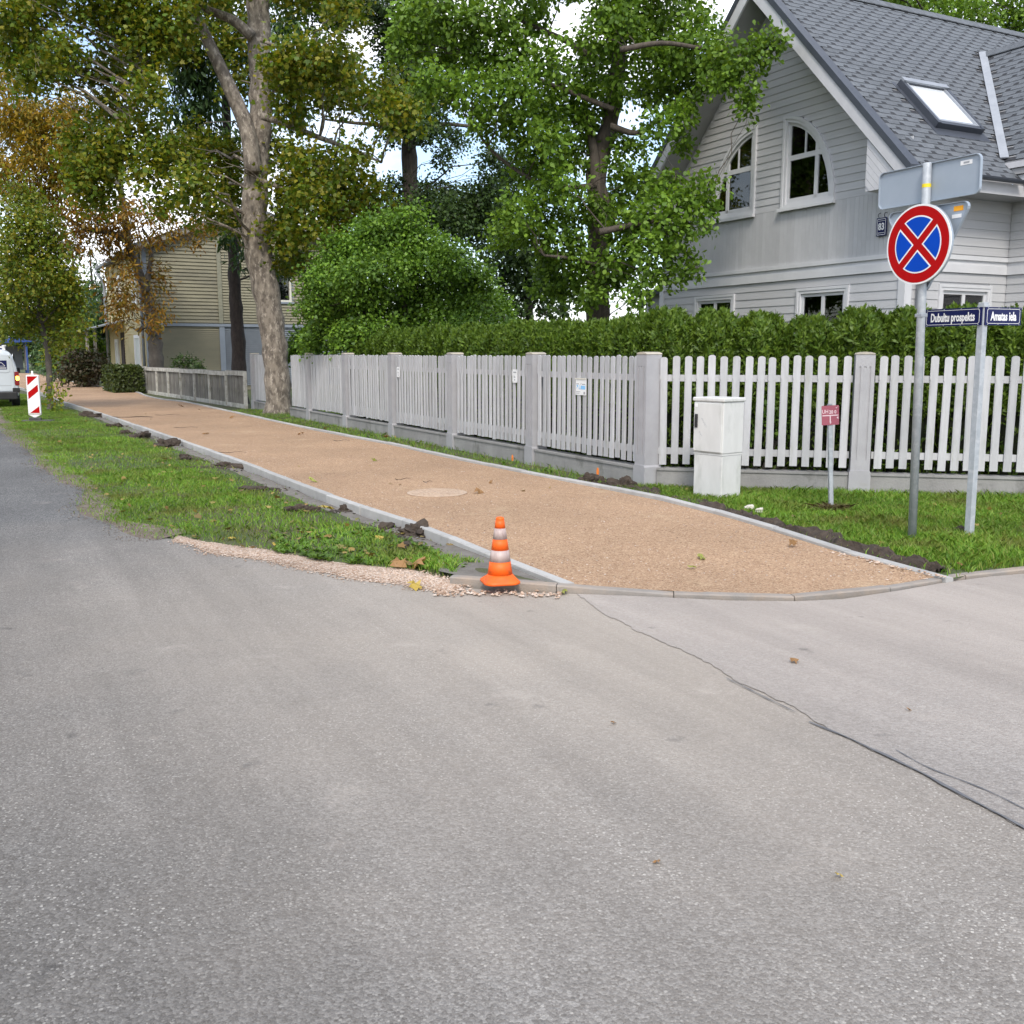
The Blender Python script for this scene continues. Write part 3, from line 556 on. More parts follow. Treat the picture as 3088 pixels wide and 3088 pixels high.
# pebbles
def pebbles(name, P2, z, size, seed, mat=None):
    r = np.random.default_rng(seed); n = len(P2); s = r.uniform(size[0], size[1], n)[:, None]
    base = np.array([(1, 0, 0), (-1, 0, 0), (0, 1, 0), (0, -1, 0), (0, 0, .75), (0, 0, -.75)]); tri = [(0, 2, 4), (2, 1, 4), (1, 3, 4), (3, 0, 4), (2, 0, 5), (1, 2, 5), (3, 1, 5), (0, 3, 5)]
    a = r.uniform(0, 6.283, n); ca, sa = np.cos(a)[:, None], np.sin(a)[:, None]
    k = base[None] * (r.uniform(.6, 1.25, (n, 6, 1))); x = k[..., 0] * ca - k[..., 1] * sa; y = k[..., 0] * sa + k[..., 1] * ca
    V = np.stack([x * s + P2[:, :1], y * s + P2[:, 1:2], k[..., 2] * s * .8 + (z if np.ndim(z) == 0 else z[:, None])], 2)
    fs = (np.array(tri)[None] + (np.arange(n) * 6)[:, None, None]).reshape(-1, 3)
    me = bpy.data.meshes.new(name); me.from_pydata(V.reshape(-1, 3).tolist(), [], fs.tolist()); me.materials.append(mat or m_peb)
    return link(name, me)
r_ = np.random.default_rng(12); i = r_.uniform(0, 88, 5200).astype(int); t = r_.uniform(0, 1, 5200)[:, None]
pb = CP[i, 0, :2] * (1 - t) + CP[i, 3, :2] * t + r_.normal(0, .055, (5200, 2))
pebbles('edge_stones', pb, .007, (.004, .012), 13)['kind'] = 'stuff'
i = r_.uniform(0, len(MP) * .6, 5200).astype(int); t = r_.uniform(-.25, 1.2, 5200)[:, None]
pebbles('dirt_crumbs', MP[i, 0, :2] * (1 - t) + MP[i, 4, :2] * t + r_.normal(0, .04, (5200, 2)), .008, (.003, .011), 18, m_crumb)['kind'] = 'stuff'
q_ = r_.uniform(0, len(MP) * .7, 9000).astype(int); t = r_.beta(2.2, 1.0, 9000)[:, None]
blades('margin_grass', MP[q_, 0, :2] * (1 - t) + MP[q_, 4, :2] * t + r_.normal(0, .04, (9000, 2)), .012, (.015, .05), (.004, .008), m_grass, 19)['kind'] = 'stuff'
i = r_.uniform(0, 60, 5000).astype(int); j = (np.abs(r_.beta(.55, .55, 5000)) * 13.9).astype(int); pp = P[i, j] + np.c_[r_.normal(0, .09, (5000, 2)), np.zeros(5000)]
jj = np.clip(j / 14, .02, .98)
pk = dist_to(fl[:14], pp[:, :2]) > .03; pk &= dist_to(nl[:14], pp[:, :2]) > .03; pk &= inpoly(pp[:, :2], [tuple(p) for p in nl[:40]] + [tuple(p) for p in fl[:40][::-1]])
pebbles('path_stones', pp[pk, :2], pp[pk, 2] + .002, (.004, .010), 14)['kind'] = 'stuff'
kp = fl[:9]; n = 500; i = r_.uniform(0, 7, n).astype(int); t = r_.uniform(0, 1, n)[:, None]
pebbles('kerb_foot_stones', kp[i] * (1 - t) + kp[i + 1] * t + np.c_[-r_.exponential(.05, n) * .88, -r_.exponential(.05, n) * .3], .05, (.006, .018), 15)['kind'] = 'stuff'
n = 170; pq = np.c_[r_.uniform(-.55, .35, n), r_.normal(6.86, .05, n)]; pq[:, 1] -= np.clip(pq[:, 0], 0, 1) * .25
pebbles('kerb_end_stones', pq, .012, (.006, .02), 16)['kind'] = 'stuff'

def tpl(kind):
    if kind == 'maple': a = [(0, -.15), (.46, -.08), (.30, .16), (.50, .44), (.22, .42), (0, .85), (-.26, .42), (-.50, .40), (-.44, -.06)]
    elif kind == 'oak': a = [(0, 0), (.15, .28), (.3, .52), (.26, .74), (.12, .95), (-.14, .93), (-.28, .7), (-.27, .5), (-.13, .28)]
    elif kind == 'heart': a = [(0, 0), (.3, .12), (.34, .4), (0, .95), (-.34, .4), (-.3, .12)]
    elif kind == 'lance': a = [(0, 0), (.17, .5), (.1, .8), (0, 1), (-.1, .8), (-.17, .5)]
    elif kind == 'quad': a = [(0, 0), (.3, .45), (0, .95), (-.3, .45)]
    elif kind == 'needle': a = [(-.09, 0), (.09, 0), (.16, .5), (0, 1), (-.16, .5)]
    elif kind == 'spray': a = [(-.04, 0), (.04, 0), (.16, .42), (.19, .7), (.08, .62), (.02, 1.0), (-.08, .66), (-.2, .78), (-.15, .45)]
    v = np.array(a); return np.c_[v[:, 0], v[:, 1], -.22 * np.abs(v[:, 0])]
def leaves(C, Nrm, Ax, S, kind):
    """one face per leaf: at C, blade normal Nrm, pointing along Ax"""
    T = tpl(kind); Nrm = Nrm / (np.linalg.norm(Nrm, axis=1)[:, None] + 1e-9)
    Ax = Ax - Nrm * np.sum(Ax * Nrm, 1)[:, None]; Ax /= np.linalg.norm(Ax, axis=1)[:, None] + 1e-9; B = np.cross(Ax, Nrm)
    V = C[:, None] + S[:, None, None] * (T[None, :, 0:1] * B[:, None] + T[None, :, 1:2] * Ax[:, None] + T[None, :, 2:3] * Nrm[:, None])
    return V.reshape(-1, 3), len(T)

# ------------------------------------------------------------------ loose soil, stones, litter
def lump(name, label, cat, x, y, size, seed, mat, z=.01, group=None, rough=.35, rz=0):
    bm = bmesh.new(); bmesh.ops.create_icosphere(bm, subdivisions=5 if mat is m_soil else 4, radius=1)
    V = np.array([v.co[:] for v in bm.verts]); r = np.random.default_rng(seed); d = np.zeros(len(V))
    for k in range(44):
        f = r.normal(0, 1, 3); f *= 2 * (20 if mat is m_soil else 7) ** r.uniform(0, 1) / np.linalg.norm(f); d += np.sin(V @ f + r.uniform(0, 6.28)) / (np.linalg.norm(f) ** .75)
    V = V * (1 + rough * d)[:, None] * np.array(size); V[:, 2] = np.maximum(V[:, 2], -.03)
    for v, c in zip(bm.verts, V): v.co = c
    me = bpy.data.meshes.new(name); bm.to_mesh(me); bm.free(); me.materials.append(mat)
    p = G(x, y, z); o = link(name, me, None, None, p, (0, 0, rz)); return tag(o, label, cat, group)
gl_ = 'soil clods thrown up beside the kerb'
lab = 'dark soil clod on the verge grass beside the path kerb'
for k, (x, y, sx, sy, sz) in enumerate([(275, 1259, .36, .22, .12), (344, 1290, .26, .16, .06), (385, 1311, .18, .14, .07), (425, 1324, .4, .2, .09), (505, 1350, .36, .26, .15), (563, 1390, .17, .13, .06), (683, 1412, .24, .15, .05), (1035, 1546, .06, .05, .05), (1159, 1603, .24, .12, .04), (1221, 1660, .14, .09, .04)]):
    lump('soil_clod', '%s dark soil clod along the path kerb counting from the young street tree' % ['first', 'second', 'third', 'fourth', 'fifth', 'sixth', 'seventh', 'eighth', 'ninth', 'tenth'][k], 'soil', x, y, (sx * .78, sy * .8, sz * (1.35 if k != 4 else .85)), 40 + k, m_soil, .0, gl_, .24, .5 * k)
lump('soil_clod', 'long flat patch of dug soil lying on the verge grass', 'soil', 590, 1418, (.4, .13, .035), 61, m_soil, 0, None, .26, .3)
lump('soil_clod', 'rooty brown sod lying against the grey sand by the kerb', 'soil', 785, 1477, (.26, .13, .06), 62, m_soil, .01, None, .26, -.3)
lump('soil_clod', 'round dark root ball lying alone in the grass', 'soil', 908, 1548, (.15, .11, .10), 63, m_soil, .01, None, .24)
lump('soil_clod', 'broad heap of dark soil and grass roots near the traffic cone', 'soil', 1262, 1612, (.2, .14, .09), 64, m_soil, .01, None, .24)
lump('soil_clod', 'dark soil clod by the kerb below the blue lettered notice', 'soil', 1783, 1456, (.15, .12, .11), 65, m_soil, .02, None, .22)
lump('soil_clod', 'dark soil clod by the corner post of the fence', 'soil', 1880, 1478, (.16, .12, .12), 66, m_soil, .02, None, .22)
# trench of dark earth along the far kerb
k1 = offset_line(smooth_line(fl[:7], .06), -.085)[3:]; k2 = offset_line(k1, -.36 ); nn = len(k1)
wd = np.clip(1 + .6 * vnoise(k1[:, 0] * 6, k1[:, 1] * 6, 1, 19), .25, 1.8) * np.clip(np.linspace(.55, 1.3, nn), 0, 1) * np.clip((nn - np.arange(nn)) / 18, .15, 1)
k2 = k1 + (k2 - k1) * wd[:, None]; q = np.linspace(0, 1, 12); SP = np.zeros((nn, 12, 3))
SP[..., :2] = k1[:, None] * (1 - q[None, :, None]) + k2[:, None] * q[None, :, None]
SP[..., 2] = (.03 + .05 * np.sin(q * 3.0))[None] + np.random.default_rng(4).normal(0, .014, SP.shape[:2]) + vnoise(SP[..., 0] * 9, SP[..., 1] * 9, 1, 23) * .03 + np.abs(vnoise(SP[..., 0] * 22, SP[..., 1] * 22, 1, 24)) * .03 - .01; SP[:, -1, 2] = .0
struct(link('earth_trench', grid_mesh('earth_trench', SP, m_soil, False)))
lump('soil_clod', 'low heap of dry grass roots round the small red plate post', 'soil', 2507, 1540, (.15, .1, .05), 67, M('dry_heap', (.2, .15, .08), (.1, .075, .04), 20, .95, 1, 60), .02, None, .3)
lump('soil_clod', 'small brown heap at the foot of the street name post', 'soil', 2893, 1610, (.12, .08, .05), 68, m_soil, .02, None, .35)
hp = G(2507, 1540, .03); rr = np.random.default_rng(77); q = np.c_[rr.normal(hp.x, .1, 700), rr.normal(hp.y, .06, 700)]
blades('dry_grass', q, .05, (.02, .07), (.003, .006), m_dry, 7, 1.2)['kind'] = 'stuff'
for k, (x, y, s) in enumerate([(2257, 1532, .05), (2293, 1542, .04)]):
    lump('stone', 'pale rounded stone on the edge of the dug earth', 'stone', x, y, (s, s * .8, s * .7), 80 + k, m_stone, .06, 'pale stones by the earth trench', .15)
# fallen leaves and twigs
def leaf_me(name, mat, lob):
    pts = []
    for k in range(14):
        a = 2 * math.pi * k / 14; r = 1.0 if k % 2 == 0 else (.55 if lob else .85); pts.append((r * math.cos(a) * (1 if lob else .55), r * math.sin(a), .18 * math.sin(3 * a + k)))
    me = bpy.data.meshes.new(name); me.from_pydata(pts, [], [tuple(range(14))]); me.materials.append(mat); return me
LME = [leaf_me('fallen_leaf', m_leaf_b, True), leaf_me('fallen_leaf', m_leaf_y, True), leaf_me('fallen_leaf', m_leaf_g, False)]
LAB = [('curled brown leaf lying loose on the ground', 'fallen brown leaves'), ('yellow leaf lying loose on the ground', 'fallen yellow leaves'), ('greenish yellow narrow leaf lying loose on the ground', 'fallen greenish leaves')]
rr = np.random.default_rng(5)
for x, y, z, s, k in [(1443, 1485, .082, .09, 0), (1165, 1318, .082, .1, 0), (907, 1300 + 10, .082, .1, 0), (945, 1452, .082, .09, 2), (1128, 1389, .082, .08, 2), (2390, 1640, .082, .06, 0), (2115, 1684, .05, .07, 2), (2395, 1995, .01, .04, 0), (988, 1535, .06, .1, 1), (1700, 1788, .01, .06, 2), (1140, 1628, .03, .07, 1), (1205, 1705, .03, .11, 0), (1260, 1708, .03, .12, 0), (1255, 1772, .012, .09, 1), (830, 1645, .03, .05, 1), (700, 1625, .03, .05, 1), (640, 1575, .03, .06, 0), (2530, 2640, .01, .02, 1), (2900, 1706, .04, .05, 0), (1480, 1456, .082, .05, 0), (545, 1225, .082, .12, 0), (700, 1260, .082, .1, 0), (620, 1310, .082, .1, 0), (2085, 1712, .05, .05, 2), (1850, 2180, .006, .02, 0), (2740, 2140, .01, .02, 0), (1980, 2600, .006, .02, 0)]:
    tag(link('fallen_leaf', LME[k], None, None, G(x, y, z) + Vector((0, 0, s * .2)), (rr.normal(0, .35), rr.normal(0, .35), rr.uniform(0, 6)), (s * .8, s * .8, s)), LAB[k][0], 'leaf', LAB[k][1])
for k, (x, y, s) in enumerate([(400, 1259, 1.0), (1215, 1447, .2), (1030, 1330, .3), (560, 1290, .5), (700, 1366, .45), (505, 1252, .6), (1290, 1455, .12), (860, 1262, .3)]):
    a = rr.uniform(-.4, .4) if k else .1; m = MB(); L = [(q * s * math.cos(a), q * s * math.sin(a) + .03 * math.sin(q * 9 + k) * s, .012 + .01 * math.sin(q * 7)) for q in np.linspace(-.5, .5, 8)]
    m.tube(L, [.005 * (1 - .08 * i) * (3 if k == 0 else 1) for i in range(8)], 5); m.tube([L[4], (L[4][0] + .18 * s, L[4][1] + .12 * s, .02)], [.003, .002], 4)
    o = m.build('twig', m_twig, loc=G(x, y, .076)); tag(o, 'long dark stick lying across the gravel by the kerb' if k == 0 else 'thin dark twig lying on the gravel path', 'twig', None if k == 0 else 'twigs on the gravel path')
rr2 = np.random.default_rng(44); lt_, _t = verge_pts(420, 95, 45); lt_ = lt_[rr2.uniform(0, 1, 420) < np.clip(7 / lt_[:, 1], 0, 1)]; lt_ = lt_[~((lt_[:, 0] > -.7) & (lt_[:, 1] < 8.3))]
def litter(name, P3, seed, mat, size):
    r = np.random.default_rng(seed); n = len(P3); nr = r.normal(0, .35, (n, 3)); nr[:, 2] += 1; V, k = leaves(P3, nr, r.normal(0, 1, (n, 3)), r.uniform(size[0], size[1], n), 'maple'); o = link(name, np_mesh(name, V, k, mat)); o['kind'] = 'stuff'
litter('leaf_litter', lt_ + np.array((0, 0, .035)), 46, m_litter, (.035, .085))
lq = lp[rr2.choice(len(lp), 170)]; litter('leaf_litter', np.c_[lq, np.full(len(lq), .055)], 47, m_litter, (.03, .07))
i = rr2.uniform(20, 90, 26).astype(int); j = rr2.integers(1, 14, 26); litter('leaf_litter', P[i, j] + np.c_[rr2.normal(0, .08, (26, 2)), np.full(26, .012)], 48, m_litter, (.025, .06))
cr = []
for o in list(COL.objects):
    if o.name.startswith('soil_clod'):
        d = o.dimensions if False else Vector([max(abs(v[k]) for v in o.bound_box) for k in range(3)]); n = 170
        cr.append(np.c_[rr2.normal(o.location.x, d.x * .75, n), rr2.normal(o.location.y, d.x * .7, n)])
cr = np.vstack(cr); ck = dist_to(nl[:40], cr) > .1; ck &= dist_to(fl[:30], cr) > .1; ck &= ~inpoly(cr, [tuple(p) for p in nl[:40]] + [tuple(p) for p in fl[:40][::-1]])
pebbles('soil_crumbs', cr[ck], .022, (.005, .022), 49, m_soilcrumb)['kind'] = 'stuff'
# manhole cover, half under grit
mh = G(1318, 1491, .055); t = thing('manhole_cover', 'round manhole cover dusted over in the gravel path', 'manhole cover', (mh.x, mh.y, .064))
MB().lathe([(.34, 0), (.345, .014), (.325, .018)], 48).build('rim', m_manhole, t)
rr = np.random.default_rng(6)
for k in range(5):
    r0 = .05 + k * .055; nseg = 5 + 5 * k
    m = MB()
    for j in range(nseg):
        a0 = 2 * math.pi * (j + .12) / nseg; a1 = 2 * math.pi * (j + .88) / nseg
        o4 = [(r0 * math.cos(a0), r0 * math.sin(a0)), ((r0 + .034) * math.cos(a0), (r0 + .034) * math.sin(a0)), ((r0 + .034) * math.cos(a1), (r0 + .034) * math.sin(a1)), (r0 * math.cos(a1), r0 * math.sin(a1))]
        m.ext(o4, 'xy', .015, .0225)
    m.build('tread_ring', m_manhole, t)

# ------------------------------------------------------------------ lettering
def text_me(s, size, ext, bold=0., sx=1.0, mat=None, align='CENTER'):
    cu = bpy.data.curves.new('lettering', 'FONT'); cu.body = s; cu.size = size; cu.extrude = ext; cu.offset = bold; cu.align_x = align; cu.align_y = 'CENTER'; cu.resolution_u = 3
    ob = bpy.data.objects.new('lettering', cu); me = bpy.data.meshes.new_from_object(ob); bpy.data.objects.remove(ob); bpy.data.curves.remove(cu)
    for v in me.vertices: v.co.x *= sx
    me.materials.clear(); me.materials.append(mat); return me
def rrect(x0, x1, y0, y1, r, n=5):
    out = []
    for cx, cy, a0 in ((x1 - r, y1 - r, 0), (x0 + r, y1 - r, 90), (x0 + r, y0 + r, 180), (x1 - r, y0 + r, 270)):
        for k in range(n + 1):
            a = math.radians(a0 + 90 * k / n); out.append((cx + r * math.cos(a), cy + r * math.sin(a)))
    return out

# ------------------------------------------------------------------ fences
def picket_mesh(name, w, zb, zt, t, mat):
    """stop-chamfered picket with a round head; front is -Y local"""
    h = w / 2; c = .014; z1 = zb + .20; z2 = zt - .26; m = MB()
    hd = [(h * math.cos(a), zt - h * .62 + h * .62 * math.sin(a)) for a in np.linspace(0, math.pi, 9)]
    m.ext([(h, zb), *hd, (-h, zb)], 'xz', -t + .008, 0)                     # back body
    # front skin, full width at the ends, chamfered between the rails
    V = []; F_ = []
    prof = [(zb, 0), (z1, 0), (z1 + .03, c), (z2 - .03, c), (z2, 0), (zt - h * .62, 0)]
    for z, cc in prof: V += [(-h, -t + .008, z), (-h + cc, -t, z), (h - cc, -t, z), (h, -t + .008, z)]
    for i in range(len(prof) - 1):
        for k in range(3): F_.append((i * 4 + k, i * 4 + k + 1, i * 4 + 5 + k, i * 4 + 4 + k))
    F_.append((0, 1, 2, 3)); top = len(prof) * 4 - 4
    n0 = len(V); V += [(x, -t, z) for x, z in hd[1:-1]]; F_.append((top + 1, top + 2, *range(n0, n0 + 7)))
    n1 = len(V); V += [(x, -t + .008, z) for x, z in hd[1:-1]]
    for i in range(6): F_.append((n0 + i, n0 + i + 1, n1 + i + 1, n1 + i))
    m.add(V, F_); me = m.mesh(name, mat); return me
def post_mesh(name, w, zt, mat):
    h = w / 2; m = MB(); m.box(-h, h, -h, h, .0, zt - .03)
    arc = [(h * math.cos(a), zt - .03 + .03 * math.sin(a)) for a in np.linspace(0, math.pi, 7)]
    m.ext(arc + [(-h, zt - .05), (h, zt - .05)][:0], 'xz', -h, h)
    zb, zu = .42, zt - .16; y0 = -h - .009; y1 = -h + .001; g = w * .09
    for x0, x1 in ((-h, -.30 * w), (-.30 * w + g, -.065 * w), (.065 * w, .30 * w - g), (.30 * w, h), (-.065 * w + .0, .065 * w)):
        if x0 == -.065 * w: m.box(x0, x1, y0 + .0006, y1, zb, zu - .02)
        else: m.box(x0, x1, y0, y1, zb, zu if abs(x0 + x1) > w * .5 else zu + .0)
    m.box(-h, h, y0 + .0004, y1, .26, zb); m.box(-h, h, y0 + .0004, y1, zu, zt - .03)
    return m.mesh(name, mat)
PK = picket_mesh('picket', .086, .315, 1.625, .020, m_picket)
PO = post_mesh('post', .215, 1.665, m_post)
PLI = MB().ext([(-.122, 0), (.122, 0), (.122, .27), (.108, .295), (-.108, .295), (-.122, .27)], 'xz', -.128, .122).mesh('plinth', m_post)
CAP = MB().ext([(.112 * math.cos(a), .012 + .03 * math.sin(a)) for a in np.linspace(0, math.pi, 7)], 'xz', -.118, .112).mesh('cap', m_postcap)
def picket_fence(name, label, P0, D2, posts, gaps, tmax, first_post=True):
    """run of fence in a local frame: X along the fence, front towards -Y"""
    ang = math.atan2(D2[1], D2[0])
    flip = ang if abs(ang) < math.pi / 2 else ang - math.pi           # keep the front to the street
    s = 1 if abs(ang) < math.pi / 2 else -1
    e = thing(name, label, 'fence', (P0[0], P0[1], 0), flip)
    r = random.Random(5)
    def ok(t0, t1): return all(t1 <= g0 or t0 >= g1 for g0, g1 in gaps)
    for k, t in enumerate(posts):
        if (k == 0 and not first_post) or not ok(t, t): continue
        p = link('post', PO, None, e, (s * t, 0, 0), (0, 0, r.gauss(0, .006)))
        link('plinth', PLI, None, p); link('cap', CAP, None, p, (0, 0, 1.632))
    for a, b in zip(posts[:-1], posts[1:]):
        pieces = [(a + .125, b - .125)]
        for g0, g1 in gaps:
            pieces = [q for x0, x1 in pieces for q in ((x0, min(x1, g0)), (max(x0, g1), x1)) if q[1] - q[0] > .1]
        for x0, x1 in pieces:
            m = MB(); m.box(s * x0 if s > 0 else -x1, s * x1 if s > 0 else -x0, -.09, .09, -.02, .235); m.box((x0 if s > 0 else -x1) + .002, (x1 if s > 0 else -x0) - .002, -.105, .10, .2355, .262)
            m.build('base_wall', m_conc, e)
            for z in (.47, 1.36):
                m = MB(); m.box(x0 if s > 0 else -x1, x1 if s > 0 else -x0, -.03, .008, z - .04, z + .04); m.build('rail', m_picket, e)
        n = int(round((b - a - .25) / .1385)); st = (b - a - .25) / n
        for i in range(n):
            t = a + .125 + st * (i + .5)
            if ok(t - .05, t + .05): link('picket', PK, None, e, (s * t, -.0315, r.gauss(0, .006)), (r.gauss(0, .003), r.gauss(0, .004), r.gauss(0, .010)))
    return e
SPN = 2.86
fence_l = picket_fence('picket_fence', 'pale grey picket fence with concrete posts running along the gravel path', FENCE0, FD, [SPN * k for k in range(8)], [(16.0, 18.5)], 20)
fence_r = picket_fence('picket_fence', 'wider gapped pale grey picket fence behind the sign posts and white cabinet', FENCE0, RD, [0, 2.5, 5.0, 7.5], [], 7.5, False)
# orange spray dabs on the base wall, notices on the pickets (positions measured along the run)
def along(x, y): # photo pixel -> (t, z) on the face of the left fence
    n = Vector((FD[1], -FD[0], 0)); r = ray(x, y); o = Vector((0, 0, CH)); P0 = Vector((FENCE0[0], FENCE0[1], 0)) - n * .0
    t = (P0 - o).dot(n) / r.dot(n); q = o + r * t; return (q - P0).dot(Vector((FD[0], FD[1], 0))), q.z
for x, y in ((1561, 1386), (1820, 1427), (1205, 1326)):
    t, z = along(x, y); MB().ext([(-t + .028 * math.cos(a), .02 + z + .06 * math.sin(a)) for a in np.linspace(0, 6.283, 14)[:-1]], 'xz', -.0945, -.0885).build('paint_mark', m_spray, fence_l)
for x, y, w, h, kind in ((1763, 1166, .27, .225, 0), (1563, 1134, .155, .20, 1), (1210, 1122, .16, .20, 2)):
    t, z = along(x, y); fx = -t
    lab_ = ['white notice with pale blue lettering fixed to the picket fence', 'narrow white notice on the fence left of the blue lettered one', 'narrow white notice on the fence farther along towards the big maple'][kind]
    ca, sa = math.cos(fence_l.rotation_euler.z), math.sin(fence_l.rotation_euler.z)
    e = thing('notice', lab_, 'sign', (FENCE0[0] + fx * ca + .062 * sa, FENCE0[1] + fx * sa - .062 * ca, z), fence_l.rotation_euler.z)
    MB().ext(rrect(-w / 2, w / 2, -h / 2, h / 2, .008), 'xz', 0, .005).build('plate', m_signwhite, e)
    if kind == 0:
        MB().box(-w / 2, w / 2, -.008, .004, h / 2 - .014, h / 2 + .004).build('top_rail', m_creamtrim, e)
        m = MB()
        for x0, x1, z0, z1 in ((-.072, -.028, .032, .042), (.02, .072, .028, .04), (-.072, -.005, -.072, -.064), (-.072, -.02, -.092, -.084), (.048, .07, -.1, -.066)): m.box(x0 * 1.6, x1 * 1.6, -.002, .001, z0, z1)
        m.ext([(-.004, .035), (.012, .055), (.02, .05), (.002, .028)], 'xz', -.002, .001); m.build('print', m_print, e)
        m = MB(); m.ext([(q * 1.6, u) for q, u in [(-.072, -.03), (-.045, .0), (-.042, .016), (-.052, .022), (-.072, .022), (-.062, .012), (-.056, .004)]], 'xz', -.002, .001)
        m.box(-.045, -.033, -.002, .001, -.032, .02); m.box(-.0325, -.006, -.002, .001, -.034, -.026)
        for k in range(5): m.box(.0 + k * .024, .019 + k * .024, -.002, .001, -.032 - .001 * k, .016 - .001 * k)
        m.build('lettering', m_printblue, e)
    else:
        m = MB()
        for x0, x1, z0, z1 in ((-.028, .03, .048, .066), (-.018, -.010, -.024, .012), (-.009, .012, -.024, -.006), (-.009, .009, -.066, -.046)): m.box(x0 * 1.6, x1 * 1.6, -.002, .001, z0, z1)
        m.build('print', m_print, e)
        m = MB()
        for x0 in (-.066, .062):
            for z0 in (-.09, .084): m.box(x0, x0 + .004, -.004, .001, z0, z0 + .006)
        m.build('screw', m_dark, e)

# old low fence further along
OF0 = Vector((-7.95, 30.45, 0)); OF1 = G(416, 1183, 0); od = OF1 - OF0; ol = od.length; oa = math.atan2(od.y, od.x) - math.pi
e = thing('low_fence', 'low weathered slat fence with white top boards before the olive house', 'fence', OF0, oa)
SLAT = MB().box(-.028, .028, -.02, 0, .12, .98).mesh('slat', m_oldwood); OPOST = MB().box(-.045, .045, -.045, .05, 0, 1.1).mesh('post', m_oldwhite)
nb = 8; r = random.Random(3)
for k in range(nb + 1):
    link('post', OPOST, None, e, (-ol * k / nb, -.03, 0), (0, r.gauss(0, .012), 0))
for k in range(nb):
    x1 = -ol * k / nb - .05; x0 = -ol * (k + 1) / nb + .05; dz = r.gauss(0, .02)
    MB().box(x0, x1, -.07, .05, .985 + dz, 1.12 + dz).build('top_board', m_oldwhite, e, bevel=.006)
    MB().box(x0, x1, -.05, .02, .02, .15).build('bottom_board', m_oldwhite, e)
    MB().box(x0, x1, .002, .03, .5, .56).build('rail', m_oldwood, e)
    n = 18
    for i in range(n): link('slat', SLAT, None, e, (x0 + (x1 - x0) * (i + .5) / n, -.002, 0), (r.gauss(0, .01), r.gauss(0, .01), 0))
    MB().box(x0 + .1, x1 - .05, -.06, .03, 1.1205 + dz, 1.132 + dz).build('moss_strip', m_oldwood, e)

# ------------------------------------------------------------------ traffic sign
PB = G(2750, 1625, .03)
def lean_thing(name, label, cat, loc, lx, rz):
    o = thing(name, label, cat, loc); o.rotation_euler = (Matrix.Rotation(lx, 3, 'Y') @ Matrix.Rotation(rz, 3, 'Z')).to_euler(); return o
t = lean_thing('traffic_sign', 'round red and blue no stopping sign with grey backed plates on one pole', 'traffic sign', PB, -.0205, TH)
MB().lathe([(.036, -.1), (.036, 3.19), (.032, 3.2)], 16).build('pole', m_metal, t, True)
MB().box(-.0375, .0375, -.0375, .0375, 1.93, 1.96).build('pole_sleeve', m_zinc, t, bevel=.004)
# round plate, normal -X (towards the junction)
rp = MB().ext([(.012 + .33 * math.cos(a), 2.535 + .33 * math.sin(a)) for a in np.linspace(0, 2 * math.pi, 65)[:-1]], 'yz', -.062, -.05).build('round_plate', m_signwhite, t)
MB().ring([(.012 + .331 * math.cos(a), 2.535 + .331 * math.sin(a)) for a in np.linspace(0, 2 * math.pi, 49)[:-1]], [(.012 + .322 * math.cos(a), 2.535 + .322 * math.sin(a)) for a in np.linspace(0, 2 * math.pi, 49)[:-1]], 'yz', -.05, -.028).build('rim', m_alu, rp)
MB().ext([(.012 + .315 * math.cos(a), 2.535 + .315 * math.sin(a)) for a in np.linspace(0, 2 * math.pi, 65)[:-1]], 'yz', -.0635, -.0625).build('red_disc', m_red, rp)
def sector(R, c, rot):
    """circle part beyond the two bars of the saltire"""
    k = c * math.sqrt(2); a0 = math.pi / 4 + math.asin(c / R); a1 = 3 * math.pi / 4 - math.asin(c / R)
    pts = [(0, k)] + [(R * math.cos(a), R * math.sin(a)) for a in np.linspace(a0, a1, 17)]
    cr, sr = math.cos(rot), math.sin(rot); return [(.012 + x * cr - y * sr, 2.535 + x * sr + y * cr) for x, y in pts]
for k in range(4):
    MB().ext(sector(.238, .030, k * math.pi / 2), 'yz', -.0645, -.0636).build('white_border', m_signwhite, rp)
    cx = .012; f = sector(.226, .0425, k * math.pi / 2); MB().ext(f, 'yz', -.0655, -.0646).build('blue_sector', m_blue, rp)
for z in (2.36, 2.70): MB().box(-.05, -.03, -.05, .05, z - .012, z + .012).build('bracket', m_metal, t)
# long plate seen from behind
lp_ = MB().ext(rrect(-.5, .53, 2.885, 3.2, .05), 'yz', .036, .046).build('long_plate', m_alu, t)
MB().ring(rrect(-.5, .53, 2.885, 3.2, .05), rrect(-.494, .524, 2.891, 3.194, .046), 'yz', .018, .036).build('plate_rim', m_alu, lp_)
MB().box(.033, .0358, -.41, -.30, 3.13, 3.165).build('sticker', m_signwhite, lp_); MB().box(.032, .0328, -.385, -.33, 3.14, 3.155).build('sticker_print', m_print, lp_)
tri = []
for cx_, cz_, a0 in ((.36, 2.80, -30), (-.36, 2.80, 90), (0.0, 2.2, 210)):
    for k in range(5): a = math.radians(a0 + 120 * k / 4); tri.append((cx_ + .045 * math.cos(a), cz_ + .045 * math.sin(a)))
tp = MB().ext(tri, 'yz', .036, .046).build('triangle_plate', m_alu, t)
MB().ring(tri, [(x * .985, 2.6 + (z - 2.6) * .985) for x, z in tri], 'yz', .016, .036).build('plate_rim', m_alu, tp)
MB().box(.033, .0358, -.345, -.255, 2.775, 2.815).build('sticker', m_amber, tp); MB().box(.033, .0358, -.33, -.24, 2.72, 2.75).build('sticker', m_signwhite, tp)
m = MB(); m.lathe([(.0368, 3.0), (.0368, 3.03)], 16); m.build('pole_tape', m_yellow, t)
